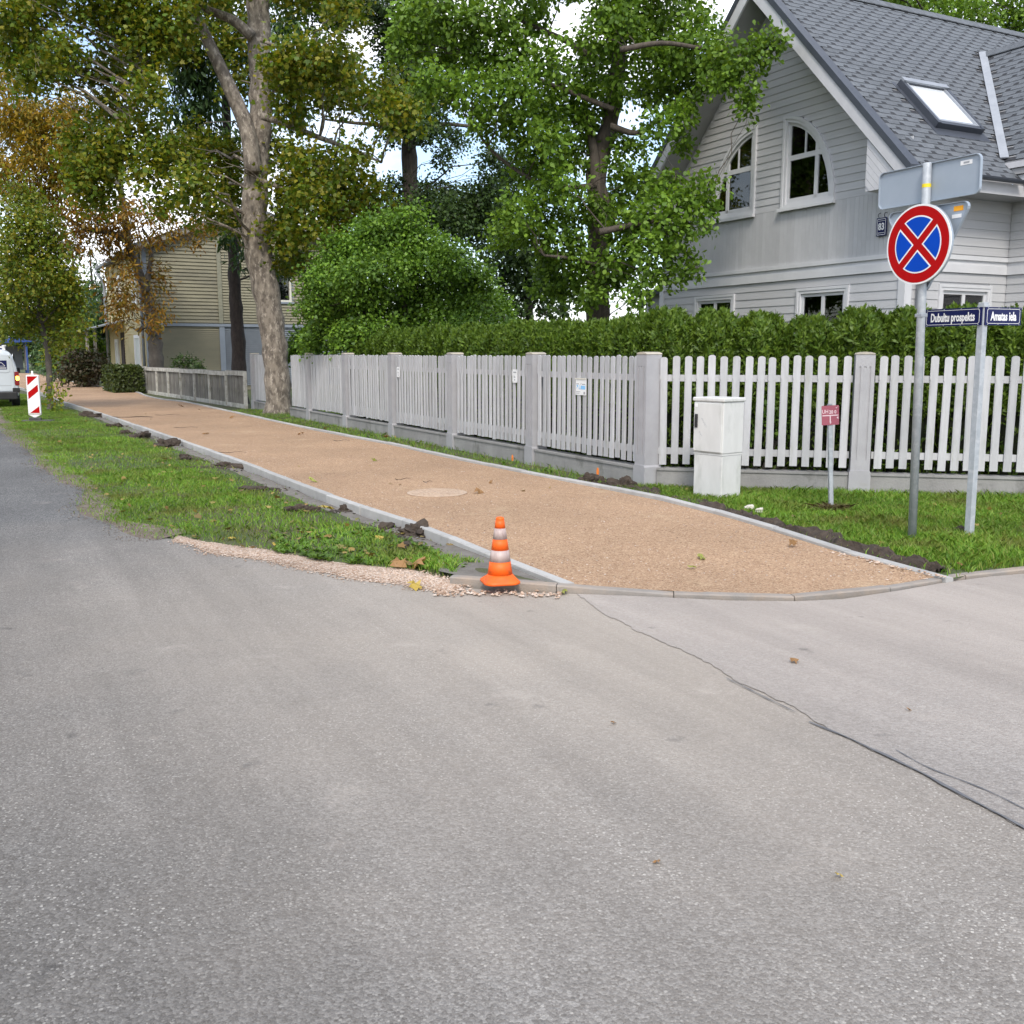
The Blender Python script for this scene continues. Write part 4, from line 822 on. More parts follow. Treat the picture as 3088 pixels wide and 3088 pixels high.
# street name post
SB = G(2922, 1618, .03)
t = lean_thing('street_name_sign', 'navy enamel street name plates at a right angle on a square galvanised post', 'street sign', SB, -.008, TH)
MB().box(-.03, .03, -.03, .03, -.1, 2.06).build('post', m_metal, t, bevel=.004)
def name_plate(s, x0, x1, z0, z1, axis, bold, size, sx):
    """axis 'y': plate along Y facing -X; axis 'x': plate along X facing -Y"""
    pl = 'yz' if axis == 'y' else 'xz'; d0, d1 = (-.042, -.034)
    p = MB().ext(rrect(x0, x1, z0, z1, .004, 2), pl, d0, d1).build('name_plate', m_navy, t)
    m = MB(); m.ring(rrect(x0 + .02, x1 - .02, z0 + .014, z1 - .014, .02), rrect(x0 + .0235, x1 - .0235, z0 + .0175, z1 - .0175, .017), pl, d0 - .0015, d0); m.build('border', m_signwhite, p)
    me = text_me(s, size, .0008, bold, sx, m_signwhite); c = (x0 + x1) / 2; zc = (z0 + z1) / 2 - .004
    link('lettering', me, None, p, (d0 - .0012, c, zc) if axis == 'y' else (c, d0 - .0012, zc), (math.pi / 2, 0, -math.pi / 2 if axis == 'y' else 0))
    m = MB()
    for q in (x0 + .03, x0 + (x1 - x0) * .35, x0 + (x1 - x0) * .65, x1 - .03):
        for z in (z0 + .007, z1 - .007):
            if axis == 'y': m.box(d0 - .004, d0, q - .004, q + .004, z - .003, z + .003)
            else: m.box(q - .004, q + .004, d0 - .004, d0, z - .003, z + .003)
    m.build('bolt', m_metal, p)
name_plate('Dubultu prospekts', -.02, .575, 1.865, 2.02, 'y', .003, .104, .585)
name_plate('Amatas iela', -.02, .455, 1.865, 2.02, 'x', .003, .104, .70)
m = MB(); m.box(-.04, .03, -.04, .03, 2.02, 2.035); m.build('post_cap', m_metal, t)
# small utility plate
UB = G(2507, 1538, .03); t = lean_thing('utility_marker', 'small wine red plate lettered UH200 on a thin galvanised post', 'sign', UB, -.062, math.radians(-4))
m = MB(); m.box(-.024, .024, -.004, .004, -.1, 1.1); m.box(-.024, -.016, -.004, .028, -.1, 1.1); m.box(.016, .024, -.004, .028, -.1, 1.1); m.build('post', m_metal, t)
m = MB(); m.ext(rrect(-.088, .088, .895, 1.095, .008), 'xz', -.014, -.008); pl_ = m.build('plate', m_wine, t)
link('lettering', text_me('UH', .056, .0006, .0004, .82, m_pinkwhite), None, pl_, (-.052, -.0148, 1.032), (math.pi / 2, 0, 0)); link('lettering', text_me('20 0', .048, .0006, .001, .86, m_pinkwhite), None, pl_, (.024, -.0148, 1.026), (math.pi / 2, 0, 0))
m = MB(); m.box(-.08, .08, -.0152, -.014, .988, .998); m.box(-.007, .003, -.0152, -.014, .934, .988); m.build('pipe_symbol', m_pinkwhite, pl_)
link('lettering', text_me('9', .036, .0006, .001, 1, m_pinkwhite), None, pl_, (-.001, -.0148, .919), (math.pi / 2, 0, 0)); link('lettering', text_me('4', .036, .0006, .001, 1, m_pinkwhite), None, pl_, (.073, -.0148, .966), (math.pi / 2, 0, 0))
MB().ext([(.055, 1.07), (.062, 1.062), (.08, 1.085), (.082, 1.09), (.064, 1.07), (.058, 1.076)], 'xz', -.0152, -.014).build('tick_mark', m_pinkwhite, pl_)
MB().box(-.02, .02, -.016, .03, 1.1, 1.112).build('wire_tie', m_zinc, t)

# ------------------------------------------------------------------ cable cabinet
KB = G(2174, 1510, .02); t = thing('cable_cabinet', 'weathered white plastic cable cabinet in the grass before the picket fence', 'cabinet', KB, math.radians(38))
# local: near corner at origin, X along the right face, Y along the door face; door faces -X
wx, wy = .36, .44
MB().box(.012, wx - .012, .012, wy - .012, 0, .5).build('pedestal', m_cab, t, bevel=.01)
MB().box(.004, wx - .004, .004, wy - .004, .52, 1.10).build('body', m_cab, t, bevel=.012)
MB().box(.008, wx - .008, .008, wy - .008, .5, .52).build('joint', m_cab, t)
MB().box(-.012, wx + .01, -.012, wy + .012, 1.10, 1.145).build('lid', m_cab, t, bevel=.012)
dr = MB().box(-.010, .004, .018, wy - .014, .535, 1.085).build('door', m_cab, t, bevel=.006)
MB().box(-.024, -.010, wy - .075, wy - .035, .80, .955).build('handle', m_black, dr, bevel=.005)
MB().box(-.0112, -.0102, wy - .07, wy - .03, 1.035, 1.075).build('label_plate', m_signwhite, dr)
m = MB(); rr = random.Random(4)
for (y0, z0) in ((.30, .9), (.27, .86), (.25, .83), (.33, .74), (.31, .715)):
    L = [(-.0105, y0 + .02 * math.cos(q * 1.3) * rr.uniform(.6, 1.2), z0 + .022 * math.sin(q * 1.7) * rr.uniform(.6, 1.2)) for q in range(5)]; m.tube(L, .0011, 4)
m.build('scribble', m_print, dr)

# ------------------------------------------------------------------ traffic cone
CB = G(1508, 1763, .05); t = thing('traffic_cone', 'orange traffic cone with two dirty white bands on the kerb end', 'traffic cone', (CB.x, CB.y, .066), .25)
def cone_r(z): return .088 - (.088 - .027) * (z - .062) / (.462 - .062)
b = MB(); prof = []
sq = lambda s, z, k: [(max(-s, min(s, 1.18 * s * math.cos(a))), max(-s, min(s, 1.18 * s * math.sin(a))), z) for a in [2 * math.pi * i / 40 for i in range(40)]]
rings = [sq(.118, 0, 0), sq(.128, .004, 0), sq(.128, .016, 0), sq(.118, .026, 0)] + [[(.098 * math.cos(2 * math.pi * i / 40), .098 * math.sin(2 * math.pi * i / 40), .05) for i in range(40)], [(cone_r(.062) * math.cos(2 * math.pi * i / 40), cone_r(.062) * math.sin(2 * math.pi * i / 40), .063) for i in range(40)]]
V = [p for rr_ in rings for p in rr_]; Fc = [(i * 40 + k, i * 40 + (k + 1) % 40, (i + 1) * 40 + (k + 1) % 40, (i + 1) * 40 + k) for i in range(5) for k in range(40)] + [tuple(range(39, -1, -1)), tuple(range(200, 240))]
b.add(V, Fc); b.build('base', m_orange, t, True)
for z0, z1, nm, mt, dr_ in ((.06, .155, 'body', m_orange, 0), (.155, .235, 'reflective_band', m_coneband, .0008), (.235, .312, 'body', m_orange, 0), (.312, .388, 'reflective_band', m_coneband, .0008), (.388, .446, 'body', m_orange, 0)):
    MB().lathe([(cone_r(z0) + dr_, z0), (cone_r(z1) + dr_, z1)], 40).build(nm, mt, t, False)
MB().lathe([(cone_r(.446) - .001, .446), (cone_r(.446), .448), (.0275, .458), (.024, .463), (.018, .463), (.015, .45)], 40).build('tip', m_orange, t)
for o in t.children:
    for p in o.data.polygons: p.use_smooth = abs(p.normal.z) < .9

# ------------------------------------------------------------------ red white barrier panel
DB = G(98, 1272, .02); t = thing('barrier_panel', 'red and white striped plastic barrier panel on a black foot', 'barrier', (DB.x + .08, DB.y, .03), math.radians(8))
MB().box(-.3, .42, -.14, .14, -.02, .035).build('foot', m_rubber, t, bevel=.02)
MB().box(-.14, .14, -.06, .02, .035, .1).build('socket', m_rubber, t, bevel=.01)
pn = MB().ext([(-.145, .16), (0, .085), (.145, .16), (.145, 1.1), (.125, 1.12), (-.125, 1.12), (-.145, 1.1)], 'xz', -.04, .03).build('panel', m_signwhite, t, bevel=.008)
MB().box(-.145, .145, -.0405, -.0395, .16, .2).build('lower_strip', m_oldwhite, pn)
for z in (.28, .70, 1.12):
    zz = [(-.118, z - .17), (.118, z - .17 + .19), (.118, z + .17 + .03 if False else z + .19), (-.118, z)]
    poly = [(x, min(1.085, max(.205, q))) for x, q in ((-.118, z - .165), (.118, z + .025), (.118, z + .19), (-.118, z))]
    if z < .3: poly = [(-.105, .205), (.118, .205), (.118, .37)]
    if z > 1: poly = [(-.118, .87), (-.118, 1.085), (.118, 1.085), (.118, 1.075)]
    MB().ext(poly, 'xz', -.0412, -.0402).build('red_stripe', m_red, pn)
MB().lathe([(.035, 1.12), (.03, 1.14), (.022, 1.16), (.024, 1.21), (.02, 1.215)], 14).build('grip', m_signwhite, t, True)

# ------------------------------------------------------------------ van (drives away along the street)
VB = G(63, 1230, 0) - RV * .92
t = thing('parked_van', 'white panel van with a lit amber rear lamp at the verge', 'van', VB, TH)
def vsec(y, k, zb, zt):
    pr = [(.80, 0.0), (.9, .06), (.925, .28), (.915, .48), (.875, .68), (.80, .86), (.72, .955), (.55, .99), (0, 1.0)]
    h = [(x * k, zb + (zt - zb) * z) for x, z in pr]; return [(x, y, z) for x, z in h] + [(-x, y, z) for x, z in h[-2::-1]]
secs = [vsec(.03, .965, .36, 1.72), vsec(.0, .985, .36, 1.66), vsec(.10, 1, .30, 1.76), vsec(1.2, 1.0, .25, 1.8), vsec(2.3, 1.0, .25, 1.8), vsec(2.75, .995, .25, 1.76), vsec(3.5, .99, .25, 1.13), vsec(4.1, .95, .26, .98), vsec(4.35, .85, .3, .8)]
V = [p for s in secs[1:] for p in s]; n = 17; ns = len(secs) - 1
Fv = [(i * n + k, i * n + k + 1, (i + 1) * n + k + 1, (i + 1) * n + k) for i in range(ns - 1) for k in range(n - 1)] + [(i * n + n - 1, i * n, (i + 1) * n, (i + 1) * n + n - 1) for i in range(ns - 1)] + [tuple(range(n - 1, -1, -1)), tuple(range((ns - 1) * n, ns * n))]
MB().add(V, Fv).build('body', m_van, t, False, bevel=.03)
for sx in (-1, 1):
    x0, x1 = (.015, .80) if sx > 0 else (-.80, -.015)
    dd = MB().ext([(x0, .52), (x1, .52), (x1 * 1.0, 1.1), (x1 * (.92 if abs(x1) > .5 else 1), 1.62), (x0 * (.92 if abs(x0) > .5 else 1), 1.62), (x0, 1.1)], 'xz', -.022, .01).build('rear_door', m_van, t, bevel=.012)
    c = (x0 + x1) / 2; MB().ext(rrect(c - .29, c + .29, 1.08, 1.53, .1), 'xz', -.034, -.02).build('window_blank', m_van, dd, bevel=.02)
    MB().box(c - .3, c + .3, -.026, -.02, .685, .695).build('lettering_strip', m_print, dd)
    if sx > 0:
        st_ = MB().box(.3, .62, -.0375, -.0345, 1.18, 1.45).build('sticker', m_navy, dd)
        m = MB()
        for p, q in (((.36, 1.29), (.46, 1.40)), ((.46, 1.40), (.57, 1.28)), ((.34, 1.28), (.57, 1.28))): m.bar((p[0], -.039, p[1]), (q[0], -.039, q[1]), .003, .012)
        m.box(.34, .6, -.039, -.0376, 1.21, 1.235); m.build('sticker_mark', m_signwhite, st_)
    tl = MB().ext(rrect(sx * .87 - .062, sx * .87 + .062, .69, 1.11, .03), 'xz', -.03, .06).build('tail_light', m_tail, t, bevel=.012)
    MB().ext(rrect(sx * .885 - .045, sx * .885 + .045, .845, .975, .025), 'xz', -.036, -.0302).build('indicator', m_indic if sx > 0 else m_tail, tl)
    MB().box(sx * .83 - .1, sx * .83 + .1, -.06, .25, .48, .62).build('bumper_corner', m_black, t, bevel=.02)
    MB().ext(rrect(sx * 1.0 - .09, sx * 1.0 + .09, 1.02, 1.2, .03), 'xz', 2.85, 2.95).build('mirror', m_black, t, bevel=.02)
    MB().ext([(2.0, 1.15), (3.25, 1.13), (2.78, 1.62), (2.05, 1.66)], 'yz', sx * .895 - .02, sx * .895 + .02).build('side_window', m_vanwin, t)
    MB().ext(rrect(sx * .7 - .16, sx * .7 + .16, .66, .86, .06), 'xz', 4.2, 4.33).build('headlight', m_signwhite, t)
    for y in (.72, 3.5):
        wl = MB(); L = [(.19, -.1), (.3, -.11), (.325, -.08), (.325, .08), (.3, .11), (.19, .1)]
        vs = []; 
        for r0, h0 in L:
            for k in range(24): a = 2 * math.pi * k / 24; vs.append((sx * .82 + h0, y + r0 * math.cos(a), .325 + r0 * math.sin(a)))
        wl.add(vs, [(i * 24 + k, i * 24 + (k + 1) % 24, ((i + 1) % 6) * 24 + (k + 1) % 24, ((i + 1) % 6) * 24 + k) for i in range(6) for k in range(24)])
        wo = wl.build('wheel', m_black, t, True); m = MB(); m.ext([(y + .2 * math.cos(a), .325 + .2 * math.sin(a)) for a in np.linspace(0, 6.283, 21)[:-1]], 'yz', sx * .82 - .06, sx * .82 + .085); m.build('rim', m_rim, wo)
MB().box(-.86, .86, -.1, .14, .26, .5).build('rear_bumper', m_black, t, bevel=.035)
MB().ext([(2.78, 1.70), (3.46, 1.14), (3.5, 1.16), (2.84, 1.72)], 'yz', -.76, .76).build('windscreen', m_vanwin, t)
rk = MB()
for y in (.3, 1.2, 2.1): rk.box(-.62, .62, y, y + .05, 1.84, 1.88)
rk.box(-.64, -.58, .1, 2.3, 1.88, 1.92); rk.box(.58, .64, .1, 2.3, 1.88, 1.92)
for y in (.3, 1.2, 2.1): rk.box(-.62, -.58, y, y + .05, 1.76, 1.84); rk.box(.58, .62, y, y + .05, 1.76, 1.84)
rk.build('roof_rack', m_signwhite, t)
MB().box(-.26, .26, -.11, -.10, .36, .47).build('number_plate', m_signwhite, t)

# ------------------------------------------------------------------ bus shelter far along the path
t = thing('bus_shelter', 'blue bus shelter beside the far end of the path', 'bus shelter', (-41.5, 86, 0), TH)
for x, y in ((-1.2, -1.6), (-1.2, 1.6), (.6, -1.6), (.6, 1.6)): MB().box(x - .07, x + .07, y - .07, y + .07, 0, 2.55).build('post', m_shelterblue, t)
MB().ext([(-1.9, 2.5), (1.0, 2.62), (1.0, 2.75), (-.4, 3.0), (-1.9, 2.62)], 'xz', -2.0, 2.0).build('roof', m_shelterblue, t)
MB().box(.52, .58, -1.55, 1.55, .3, 2.4).build('back_panel', m_oldwood, t); MB().box(-1.0, .4, 1.56, 1.6, .3, 2.3).build('side_panel', m_bluehouse, t)
b_ = thing('bench', 'yellow bench standing in front of the blue shelter post', 'bench', (-43.3, 84.4, 0), TH)
MB().box(-.9, .9, -.2, .2, .42, .56).build('seat', m_bench, b_, bevel=.03); MB().box(-.9, .9, .16, .24, .6, .85).build('backrest', m_bench, b_, bevel=.03)
for x in (-.7, .7): MB().box(x - .05, x + .05, -.15, .15, 0, .42).build('leg', m_dark, b_)

# ------------------------------------------------------------------ grey gabled house (local X = away from the street, Y = along the street, right corner of the gable at the origin)
HC = Vector((6.07954, 16.0, 0)); GW = 6.28; GC = GW / 2
ho = thing('grey_house', 'grey weatherboarded house with a steep shingled gable and quarter round windows', 'house', HC, TH)
RS = 1.02; RZ = 4.87                                            # roof surface z = RZ + RS * y on the near slope
def roofz(y): return RZ + RS * (y if y < GC else GW - y)
RIDGE = roofz(GC)
def arch(w, h, n=14):                                           # quarter ellipse, tall side at y=0, foot at y=w
    return [(0, 0)] + [(w * math.cos(a), h * math.sin(a)) for a in np.linspace(0, math.pi / 2, n)]
AW, AH, AZ = 1.27, 1.56, 4.16                                   # arched windows incl. casing
def arch_span(zc, sgn):                                         # boards stop at the casing
    q = (zc - AZ) / AH
    if q < 0 or q > 1: return None
    w = (AW - .06) * math.sqrt(max(0, 1 - q * q)); a = GC - .345 if sgn < 0 else GC + .345
    return (a - w, a - .05) if sgn < 0 else (a + .05, a + w)
LOWW = [(1.11, 2.31, .95, 2.77), (3.95, 5.15, .95, 2.77)]       # lower windows y0,y1,z0,z1 incl. casing
BOARD = MB().add([(0, 0, 0), (-.022, 0, 0), (-.010, 0, 1), (0, 0, 1), (0, 1, 0), (-.022, 1, 0), (-.010, 1, 1), (0, 1, 1)], [(0, 1, 2, 3), (7, 6, 5, 4), (0, 4, 5, 1), (1, 5, 6, 2), (2, 6, 7, 3), (3, 7, 4, 0)]).mesh('weatherboard', m_siding)
def spans(lo, hi, holes):
    s = [(lo, hi)]
    for a, b in holes: s = [q for x0, x1 in s for q in ((x0, min(x1, a)), (max(x0, b), x1)) if q[1] - q[0] > .02]
    return s
wl = MB()                                                       # core wall with openings
def wall_cols(x0, x1, lo, hi, ztop, holes):
    ys = sorted({lo, hi} | {h[0] for h in holes} | {h[1] for h in holes})
    for a, b in zip(ys[:-1], ys[1:]):
        z = 0.0
        for h in sorted([h for h in holes if h[0] <= a and h[1] >= b], key=lambda h: h[2]):
            wl.box(x0, x1, a, b, z, h[2]); z = h[3]
        if callable(ztop): wl.ext([(a, z), (b, z), (b, ztop(b)), *([(GC, ztop(GC))] if a < GC < b else []), (a, ztop(a))], 'yz', x0, x1)
        else: wl.box(x0, x1, a, b, z, ztop)
holes = [(a + .09, b - .09, z0 + .05, z1 - .09) for a, b, z0, z1 in LOWW] + [(GC - .345 - AW + .08, GC - .345 - .08, AZ + .06, AZ + AH - .08), (GC + .345 + .08, GC + .345 + AW - .08, AZ + .06, AZ + AH - .08)]
wall_cols(0, .18, 0, GW, lambda y: roofz(y) - .3, holes)
SW = (.73, 1.98, .95, 2.74)                                     # side wall window x0,x1
wl.box(.18, SW[0] + .09, 0, .18, 0, 4.15); wl.box(SW[1] - .09, 9, 0, .18, 0, 4.15); wl.box(SW[0] + .09, SW[1] - .09, 0, .18, 0, SW[2]); wl.box(SW[0] + .09, SW[1] - .09, 0, .18, SW[3] - .09, 4.15)
wl.box(.18, 9, GW - .18, GW, 0, 4.3); wl.box(9, 9.2, 0, GW, 0, 4.3)
wl.build('wall', m_siding, ho)
wl = MB(); wl.box(2.36, 2.56, -4.2, -.001, 0, 4.4); wl.box(2.56, 6.2, -4.2, -4.0, 0, 4.4); wl.build('wing_wall', m_siding, ho)
# weatherboards of the gable
z = 4.16
while z < RIDGE - .35:
    h = .125; ylo = max(.9 if z < 4.9 else 0, (z + h - RZ + .30) / RS); yhi = GW - ylo
    hs = [q for q in (arch_span(z + h / 2, -1), arch_span(z + h / 2, 1)) if q]
    for a, b in spans(ylo, yhi, hs): link('weatherboard', BOARD, None, ho, (0, a, z), None, (1, b - a, h))
    z += h
for y0, y1 in ((.0, .9), (GW - .9, GW)):
    z = 4.16
    while z < 4.9: link('weatherboard', BOARD, None, ho, (0, y0, z), None, (1, y1 - y0, .125)); z += .125
VB_ = MB().ext([(0, 0), (-.02, .0018), (-.02, .0888), (0, .0905)], 'xy', 3.20, 4.158).mesh('vertical_board', m_siding)
for k in range(int(GW / .0905)): link('vertical_board', VB_, None, ho, (0, k * .0905, 0))
def lap_rows(y0, y1, z0, z1, h, hol, place):
    z = z0
    while z < z1 - .02:
        for a, b in spans(y0, y1, [(q[0] + .03, q[1] - .03) for q in hol if q[2] < z + h / 2 < q[3]]): place(a, b, z, min(h, z1 - z))
        z += h
lap_rows(.0, GW, .12, 2.93, .14, LOWW, lambda a, b, z, h: link('weatherboard', BOARD, None, ho, (0, a, z), None, (1, b - a, h)))
rot_s = (0, 0, math.pi / 2)                                     # side wall faces -Y: board local Y -> world X
lap_rows(.02, 2.36, .12, 2.93, .14, [SW], lambda a, b, z, h: link('weatherboard', BOARD, None, ho, (b, 0, z), rot_s, (1, b - a, h)))
lap_rows(.02, 2.36, 3.22, 4.15, .135, [], lambda a, b, z, h: link('weatherboard', BOARD, None, ho, (b, 0, z), rot_s, (1, b - a, h)))
lap_rows(-4.2, -.03, .12, 2.93, .14, [], lambda a, b, z, h: link('weatherboard', BOARD, None, ho, (2.36, a, z), None, (1, b - a, h)))
lap_rows(-4.2, -.03, 3.22, 4.35, .135, [], lambda a, b, z, h: link('weatherboard', BOARD, None, ho, (2.36, a, z), None, (1, b - a, h)))
# belt mouldings, corner boards, plinth
for z0, z1, p in ((3.13, 3.20, .055), (2.93, 3.06, .045), (3.06, 3.13, .022)):
    MB().box(-p, .0, -p, GW + p, z0, z1).build('belt', m_white, ho); MB().box(0.001, 2.36 - p - .001, -p + .0015, .0, z0, z1 - .001).build('belt', m_white, ho); MB().box(2.36 - p, 2.36, -4.2, -p - .0, z0 + .001, z1 + .001).build('belt', m_white, ho)
MB().box(-.04, .0, -.035, .10, .12, 2.93).build('corner_board', m_white, ho); MB().box(.001, .11, -.036, .0, .12, 2.93).build('corner_board', m_white, ho)
MB().box(-.04, .0, GW - .10, GW + .035, .12, 2.93).build('corner_board', m_white, ho)
MB().tube([(.22, -.1, .1), (.22, -.1, 3.9), (.1, -.3, 4.1)], .045, 12).build('downpipe', m_zinc, ho, True)
MB().box(-.05, .0, -.05, GW + .05, -.05, .12).build('plinth', m_conc, ho)
# low extension beyond the left corner with its own downpipe
MB().box(.9, 6, GW, GW + 1.75, 0, 2.95).build('side_extension', m_siding, ho)
lap_rows(GW, GW + 1.75, .12, 2.7, .14, [], lambda a, b, z, h: link('weatherboard', BOARD, None, ho, (.9, a, z), None, (1, b - a, h)))
MB().box(.6, 6.2, GW + .001, GW + 2.0, 2.95, 3.06).build('extension_roof', m_verge_metal, ho); MB().box(.855, .9, GW + 1.66, GW + 1.78, .1, 2.9).build('corner_board', m_white, ho)
MB().box(.85, .899, GW + .35, GW + 1.0, .4, 2.5).build('side_door', m_white, ho, bevel=.01); MB().tube([(.8, GW + 1.86, .1), (.8, GW + 1.86, 2.95)], .05, 12).build('downpipe', m_zinc, ho, True)
# windows
def rect_window(plane, off, a0, a1, z0, z1, room, name='window'):
    """plane 'yz' faces -X, plane 'xz' faces -Y"""
    R = lambda i: [(a0 + i, z0 + i * .55), (a1 - i, z0 + i * .55), (a1 - i, z1 - i), (a0 + i, z1 - i)]
    m = MB(); m.ring(R(0), R(.045), plane, off - .05, off + .02); m.ring(R(.045), R(.095), plane, off - .04, off + .02); w = m.build(name, m_white, ho)
    m = MB(); m.ring(R(.096), R(.15), plane, off - .005, off + .04); c = (a0 + a1) / 2
    if plane == 'yz': m.box(off - .004, off + .039, c - .035, c + .035, z0 + .08, z1 - .15)
    else: m.box(c - .035, c + .035, off - .004, off + .039, z0 + .08, z1 - .15)
    m.build('sash', m_white, w)
    for q0, q1 in ((a0 + .15, c - .035), (c + .035, a1 - .15)):
        m = MB(); (m.box(off + .012, off + .018, q0 - .004, q1 + .004, z0 + .08, z1 - .146) if plane == 'yz' else m.box(q0 - .004, q1 + .004, off + .012, off + .018, z0 + .08, z1 - .146)); m.build('pane', m_glass, w)
    m = MB(); (m.box(off - .09, off - .04, a0 - .03, a1 + .03, z0 - .035, z0 + .0) if plane == 'yz' else m.box(a0 - .03, a1 + .03, off - .09, off - .04, z0 - .035, z0)); m.build('sill', m_white, w)
    m = MB(); b0, b1 = off + .25, off + 1.4; 
    if plane == 'yz': m.box(b1, b1 + .02, a0 - .6, a1 + .6, z0 - .2, z1 + .2)
    else: m.box(a0 - .5, a1 + .2, b1, b1 + .02, z0 - .2, z1 + .2)
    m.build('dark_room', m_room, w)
    m = MB(); L = [a0 + .1 + k * .02 for k in range(12)]
    for k, q in enumerate(L):
        o = .012 * (k % 2)
        (m.box(off + .2 + o, off + .21 + o, q, q + .022, z0, z1 - .05) if plane == 'yz' else m.box(q, q + .022, off + .2 + o, off + .21 + o, z0, z1 - .05))
    m.build('curtain', m_curtain, w)
    return w
for a0, a1, z0, z1 in LOWW: rect_window('yz', 0, a0, a1, z0, z1, 1)
rect_window('xz', 0, SW[0], SW[1], SW[2], SW[3], 1)
def arch_window(sgn):
    y0 = GC + sgn * .345
    def tr(pts): return [(y0 + sgn * a, AZ + b) for a, b in pts]
    def inset(d, n=14):
        w, h = AW - d, AH - d; pts = [(d, d * .7)]
        for a in np.linspace(0, math.pi / 2, n):
            x, z = w * math.cos(a), h * math.sin(a); pts.append((max(d, x), max(d * .7, z)))
        return pts
    m = MB(); m.ring(tr(inset(0)), tr(inset(.05)), 'yz', -.055, .02); m.ring(tr(inset(.05)), tr(inset(.105)), 'yz', -.042, .02); w = m.build('arched_window', m_white, ho)
    m = MB(); m.ring(tr(inset(.106)), tr(inset(.16)), 'yz', -.01, .04)
    zt = .80; tw = AW * math.sqrt(1 - (zt / AH) ** 2) - .14
    Y = lambda a, b: (min(y0 + sgn * a, y0 + sgn * b), max(y0 + sgn * a, y0 + sgn * b))
    m.box(-.009, .039, *Y(.155, tw), AZ + zt, AZ + zt + .085); mz = .80
    m.box(-.008, .038, *Y(mz - .04, mz + .035), AZ + .1, AZ + AH * math.sqrt(1 - (mz / AW) ** 2) - .13)
    m.box(-.004, .03, *Y(.50, .53), AZ + zt + .08, AZ + AH * math.sqrt(1 - (.52 / AW) ** 2) - .13)
    m.box(-.008, .036, *Y(.155, AW - .17), AZ + .105, AZ + .165)
    m.build('sash', m_white, w)
    MB().ext(tr(inset(.15)), 'yz', .012, .017).build('pane', m_glass, w)
    MB().box(-.10, -.04, *Y(-.03, AW + .03), AZ - .045, AZ + .01).build('sill', m_white, w)
    m = MB()
    for k in range(14):
        q = .14 + k * .02; m.box(.2 + .012 * (k % 2), .21 + .012 * (k % 2), *Y(q, q + .022), AZ, AZ + AH - .02)
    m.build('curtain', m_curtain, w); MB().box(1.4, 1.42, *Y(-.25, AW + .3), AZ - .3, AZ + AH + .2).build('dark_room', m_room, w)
arch_window(-1); arch_window(1)
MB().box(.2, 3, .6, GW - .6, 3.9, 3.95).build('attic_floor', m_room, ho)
# main roof: two slabs, overhanging the gable by 0.6 m
OV = .6; EY = -.5; XB = 9.4
for sg in (1, -1):
    f = lambda y: y if sg > 0 else GW - y
    q = [(f(EY), roofz(EY) - .10), (f(EY), roofz(EY) - .035), (f(GC), RIDGE - .035), (f(GC), RIDGE - .30), (f(-.02), roofz(-.02) - .30)]
    MB().ext(q, 'yz', -OV + .03, XB).build('roof_slab', m_soffit, ho)
    MB().ext([(f(EY - .02), roofz(EY) - .34), (f(EY - .02), roofz(EY) - .12), (f(GC), RIDGE - .10), (f(GC), RIDGE - .36)], 'yz', -OV - .012, -OV + .029).build('bargeboard', m_fascia, ho)
    MB().ext([(f(EY - .03), roofz(EY) - .119), (f(EY - .03), roofz(EY) + .01), (f(GC), RIDGE + .03), (f(GC), RIDGE - .099)], 'yz', -OV - .03, -OV + .17).build('verge_flashing', m_verge_metal, ho)
    # boxed eaves with a slant boarded end
    bx = MB().ext([(f(-.40), 4.10), (f(.36), 4.10), (f(.36), roofz(.36) - .36), (f(-.40), roofz(-.40) - .36)], 'yz', -OV + .03, -.002).build('eave_box', m_fascia, ho)
    for k in range(6):
        c0 = .36 - .0 - k * .15
        a = [(c0, 0), (c0 - .143, 0)]
        # strips run parallel to the rake between z=4.10 and the bargeboard
        zlow, zhigh = 4.10, None
        pts = []
        d0, d1 = -.36 - .115 * k, -.36 - .115 * (k + 1) + .006
        for yy, dd in ((-.40, d0), (.36, d0), (.36, d1), (-.40, d1)):
            pts.append((yy, roofz(yy) + dd))
        # clip to z >= 4.10
        def clip(poly, zc):
            out = []
            for i in range(len(poly)):
                p, r2 = poly[i], poly[(i + 1) % len(poly)]
                if p[1] >= zc: out.append(p)
                if (p[1] >= zc) != (r2[1] >= zc): s_ = (zc - p[1]) / (r2[1] - p[1]); out.append((p[0] + s_ * (r2[0] - p[0]), zc))
            return out
        pts = clip(pts, 4.10)
        if len(pts) >= 3: MB().ext([(f(a_), b_) for a_, b_ in pts], 'yz', -OV + .018, -OV + .0295).build('end_board', m_fascia, bx)
MB().ext([(EY, 4.08), (.0, 4.08), (.0, 4.11), (EY, 4.11)], 'yz', -.0, XB).build('eave_soffit', m_soffit, ho)
MB().ext([(EY - .02, 4.08), (EY + .02, 4.08), (EY + .02, roofz(EY) - .11), (EY - .02, roofz(EY) - .11)], 'yz', -OV + .1, XB).build('eave_fascia', m_fascia, ho)
MB().ext([(EY - .12 + .06 * math.cos(a), 4.30 + .055 * math.sin(a)) for a in np.linspace(math.pi, 2 * math.pi, 9)] + [(EY - .07, 4.30), (EY - .075, 4.29), (EY - .165, 4.29)][:0], 'yz', -OV + .16, 1.75).build('gutter', m_verge_metal, ho)
